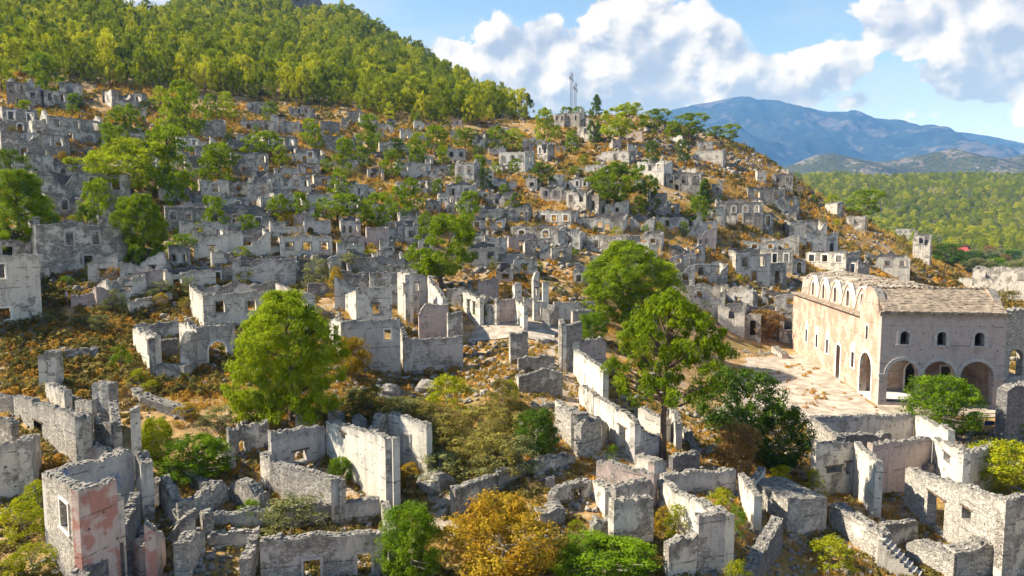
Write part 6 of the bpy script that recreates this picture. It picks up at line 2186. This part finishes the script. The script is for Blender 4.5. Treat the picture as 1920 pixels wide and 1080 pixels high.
# ------------------------------------------------------------------ fence and notice boards by the church
P0, P1 = cast(1838, 815), cast(1872, 815)
fn = thing('wire_fence', 'dark metal fence right of the porch tree', 'fence', P0)
dv = P1 - P0
for k in range(-1, 3):
    V, Fc = [], []
    q = dv * k
    tube(V, Fc, [(q.x, q.y, -.4), (q.x, q.y, 2.2)], [.05, .05], 6)
    obj('post', V, Fc, M['rust'], fn)
for z in (2.15, 1.1):
    V, Fc = [], []
    a_, b_ = dv * -1, dv * 2
    tube(V, Fc, [(a_.x, a_.y, z), (b_.x, b_.y, z)], [.03, .03], 5)
    obj('rail', V, Fc, M['rust'], fn)
for (u, w, h, m_, lab) in ((1852, .95, .42, 'signblue', 'dark blue notice board on the fence'), (1880, .45, .30, 'signbrown', 'small brown notice on the fence')):
    p = cast(u, 815)
    o = thing('notice_board', lab, 'sign', (p.x, p.y - .12, P0.z + 1.0))
    V, Fc = [], []
    box(V, Fc, -w / 2, w / 2, -.02, .02, 0, h)
    obj('panel', V, Fc, M[m_], o)
    V, Fc = [], []
    for x in (-w * .35, w * .35):
        box(V, Fc, x - .02, x + .02, .021, .07, -.05, h + .03)
    obj('bracket', V, Fc, M['rust'], o)

# ------------------------------------------------------------------ far farm in the valley
def farm(u, v, d, L, lab, roof):
    p = unproj(u, v, d)
    p.z = ground(p.x, p.y)
    o = thing('farmhouse', lab, 'house', p, R(-8))
    V, Fc = [], []
    box(V, Fc, -L / 2, L / 2, 0, 6, -1, 2.8)
    obj('wall', V, Fc, M['trim'], o)
    V, Fc = [], []
    hexa(V, Fc, [(-L / 2 - .5, -.6, 2.81), (L / 2 + .5, -.6, 2.81), (L / 2 + .5, 6.6, 2.81), (-L / 2 - .5, 6.6, 2.81), (-L / 2 - .5, 2.9, 4.9), (L / 2 + .5, 2.9, 4.9), (L / 2 + .5, 3.1, 4.9), (-L / 2 - .5, 3.1, 4.9)])
    obj('roof', V, Fc, M[roof], o)
    for k in range(3):
        V, Fc = [], []
        x = -L / 2 + L * (k + .5) / 3
        box(V, Fc, x - .5, x + .5, -.06, -.003, .9, 2.1)
        obj('window', V, Fc, M['signbrown'], o)


farm(1797, 473, 400, 11, 'small white house with a red roof in the valley', 'redroof')
farm(1779, 474, 395, 4, 'little red-roofed shed left of the white valley house', 'redroof')
P = unproj(1823, 494, 320)
P.z = ground(P.x, P.y)
pl = thing('utility_pole', 'thin pale utility pole in the valley', 'pole', P)
V, Fc = [], []
tube(V, Fc, [(0, 0, -.5), (0, 0, 6.2)], [.16, .11], 7)
obj('shaft', V, Fc, M['trim'], pl)
V, Fc = [], []
box(V, Fc, -.8, .8, -.06, .06, 5.6, 5.75)
obj('crossarm', V, Fc, M['trim'], pl)

# ------------------------------------------------------------------ person on the left slope
PP_ = STAND
per = thing('person', 'person in pale top and denim shorts standing on the left slope', 'person', PP_, R(-25))


def skinned(name, verts, edges, radii, mat, parent, root=0, sub=2):
    me = bpy.data.meshes.new(name)
    me.from_pydata(verts, edges, [])
    me.materials.append(mat)
    o = bpy.data.objects.new(name, me)
    COL.objects.link(o)
    o.parent = parent
    sk = o.modifiers.new('skin', 'SKIN')
    sk.use_smooth_shade = True
    for i, r in enumerate(radii):
        sv = me.skin_vertices[0].data[i]
        sv.radius = r if isinstance(r, tuple) else (r, r)
        sv.use_root = i == root
    sb = o.modifiers.new('smooth', 'SUBSURF')
    sb.levels = sb.render_levels = sub
    return o


vs, es, ra = [], [], []


def jt(p, r, par=None):
    vs.append(p)
    ra.append(r)
    if par is not None:
        es.append((par, len(vs) - 1))
    return len(vs) - 1


pel = jt((0, 0, .92), (.15, .11))
wa = jt((0, 0, 1.08), (.125, .095), pel)
ch = jt((0, -.01, 1.28), (.155, .11), wa)
nk0 = jt((0, 0, 1.43), (.07, .065), ch)
nk = jt((0, -.01, 1.50), .052, nk0)
hd0 = jt((0, -.02, 1.57), (.07, .085), nk)
hd = jt((0, -.02, 1.65), (.075, .09), hd0)
hd2 = jt((0, -.015, 1.70), (.05, .06), hd)
for s in (-1, 1):
    h = jt((s * .09, 0, .86), (.085, .09), pel)
    k = jt((s * .10, -.02 if s > 0 else .06, .48), .058, h)
    c_ = jt((s * .10, .0 if s > 0 else .12, .33), .055, k)
    a = jt((s * .10, .02 if s > 0 else .16, .08), .035, c_)
    jt((s * .11, -.12 if s > 0 else .02, .03), .035, a)
    sh = jt((s * .17, 0, 1.39), .055, nk0)
    elb = jt((s * .22, .02, 1.12), .040, sh)
    wr = jt((s * .20, -.08, .89), .026, elb)
    pm = jt((s * .20, -.095, .82), (.016, .036), wr)
    for f in range(4):
        f0 = jt((s * .20, -.125 + f * .020, .765), .009, pm)
        f1 = jt((s * .195, -.130 + f * .020, .735 + .006 * abs(f - 1.5)), .008, f0)
    jt((s * .19, -.145, .80), .010, pm)
skinned('body', vs, es, ra, M['skin'], per)
sv_, se_, sr_ = [(0, 0, 1.0), (0, 0, 1.1), (0, -.01, 1.28), (0, 0, 1.42), (-.17, 0, 1.395), (.17, 0, 1.395), (-.205, .012, 1.24), (.205, .012, 1.24)], [(0, 1), (1, 2), (2, 3), (3, 4), (3, 5), (4, 6), (5, 7)], [(.16, .12), (.14, .11), (.17, .125), (.085, .08), .07, .07, .062, .062]
skinned('shirt', sv_, se_, sr_, M['shirt'], per)
skinned('shorts', [(0, 0, 1.0), (0, 0, .9), (-.09, 0, .82), (.09, 0, .82), (-.098, .03, .62), (.098, -.01, .62)], [(0, 1), (1, 2), (1, 3), (2, 4), (3, 5)], [(.155, .118), (.165, .125), (.10, .105), (.10, .105), .088, .088], M['denim'], per)
skinned('hair', [(0, .012, 1.60), (0, .008, 1.69), (0, .0, 1.745)], [(0, 1), (1, 2)], [(.078, .082), (.085, .095), (.05, .06)], M['hair'], per)
for s in (-1, 1):
    V, Fc = [], []
    y0 = -.12 if s > 0 else .02
    hexa(V, Fc, [(s * .10 - .05, y0 - .06, 0), (s * .10 + .05, y0 - .06, 0), (s * .10 + .045, y0 + .2, 0), (s * .10 - .045, y0 + .2, 0),
                 (s * .10 - .035, y0 - .03, .06), (s * .10 + .035, y0 - .03, .06), (s * .10 + .04, y0 + .19, .1), (s * .10 - .04, y0 + .19, .1)])
    obj('shoe', V, Fc, M['shoe'], per)

# ------------------------------------------------------------------ air: thin haze between here and the mountains
hv, hf = [], []
box(hv, hf, -17000, 17000, -400, 9300, -140, 1420)
hm = bpy.data.materials.new('thin_haze')
hm.use_nodes = True
hn = hm.node_tree
hn.nodes.clear()
ho = hn.nodes.new('ShaderNodeOutputMaterial')
hp = hn.nodes.new('ShaderNodeVolumePrincipled')
hp.inputs['Color'].default_value = (0.13, 0.38, 1.0, 1)
hp.inputs['Density'].default_value = 0.000115
hp.inputs['Absorption Color'].default_value = (1, 1, 1, 1)
hp.inputs['Anisotropy'].default_value = 0.0
hn.links.new(hp.outputs[0], ho.inputs['Volume'])
hz = obj('haze', hv, hf, hm)
tag(hz, 'thin bluish haze in the air', None, None, 'stuff')

finish_rows()
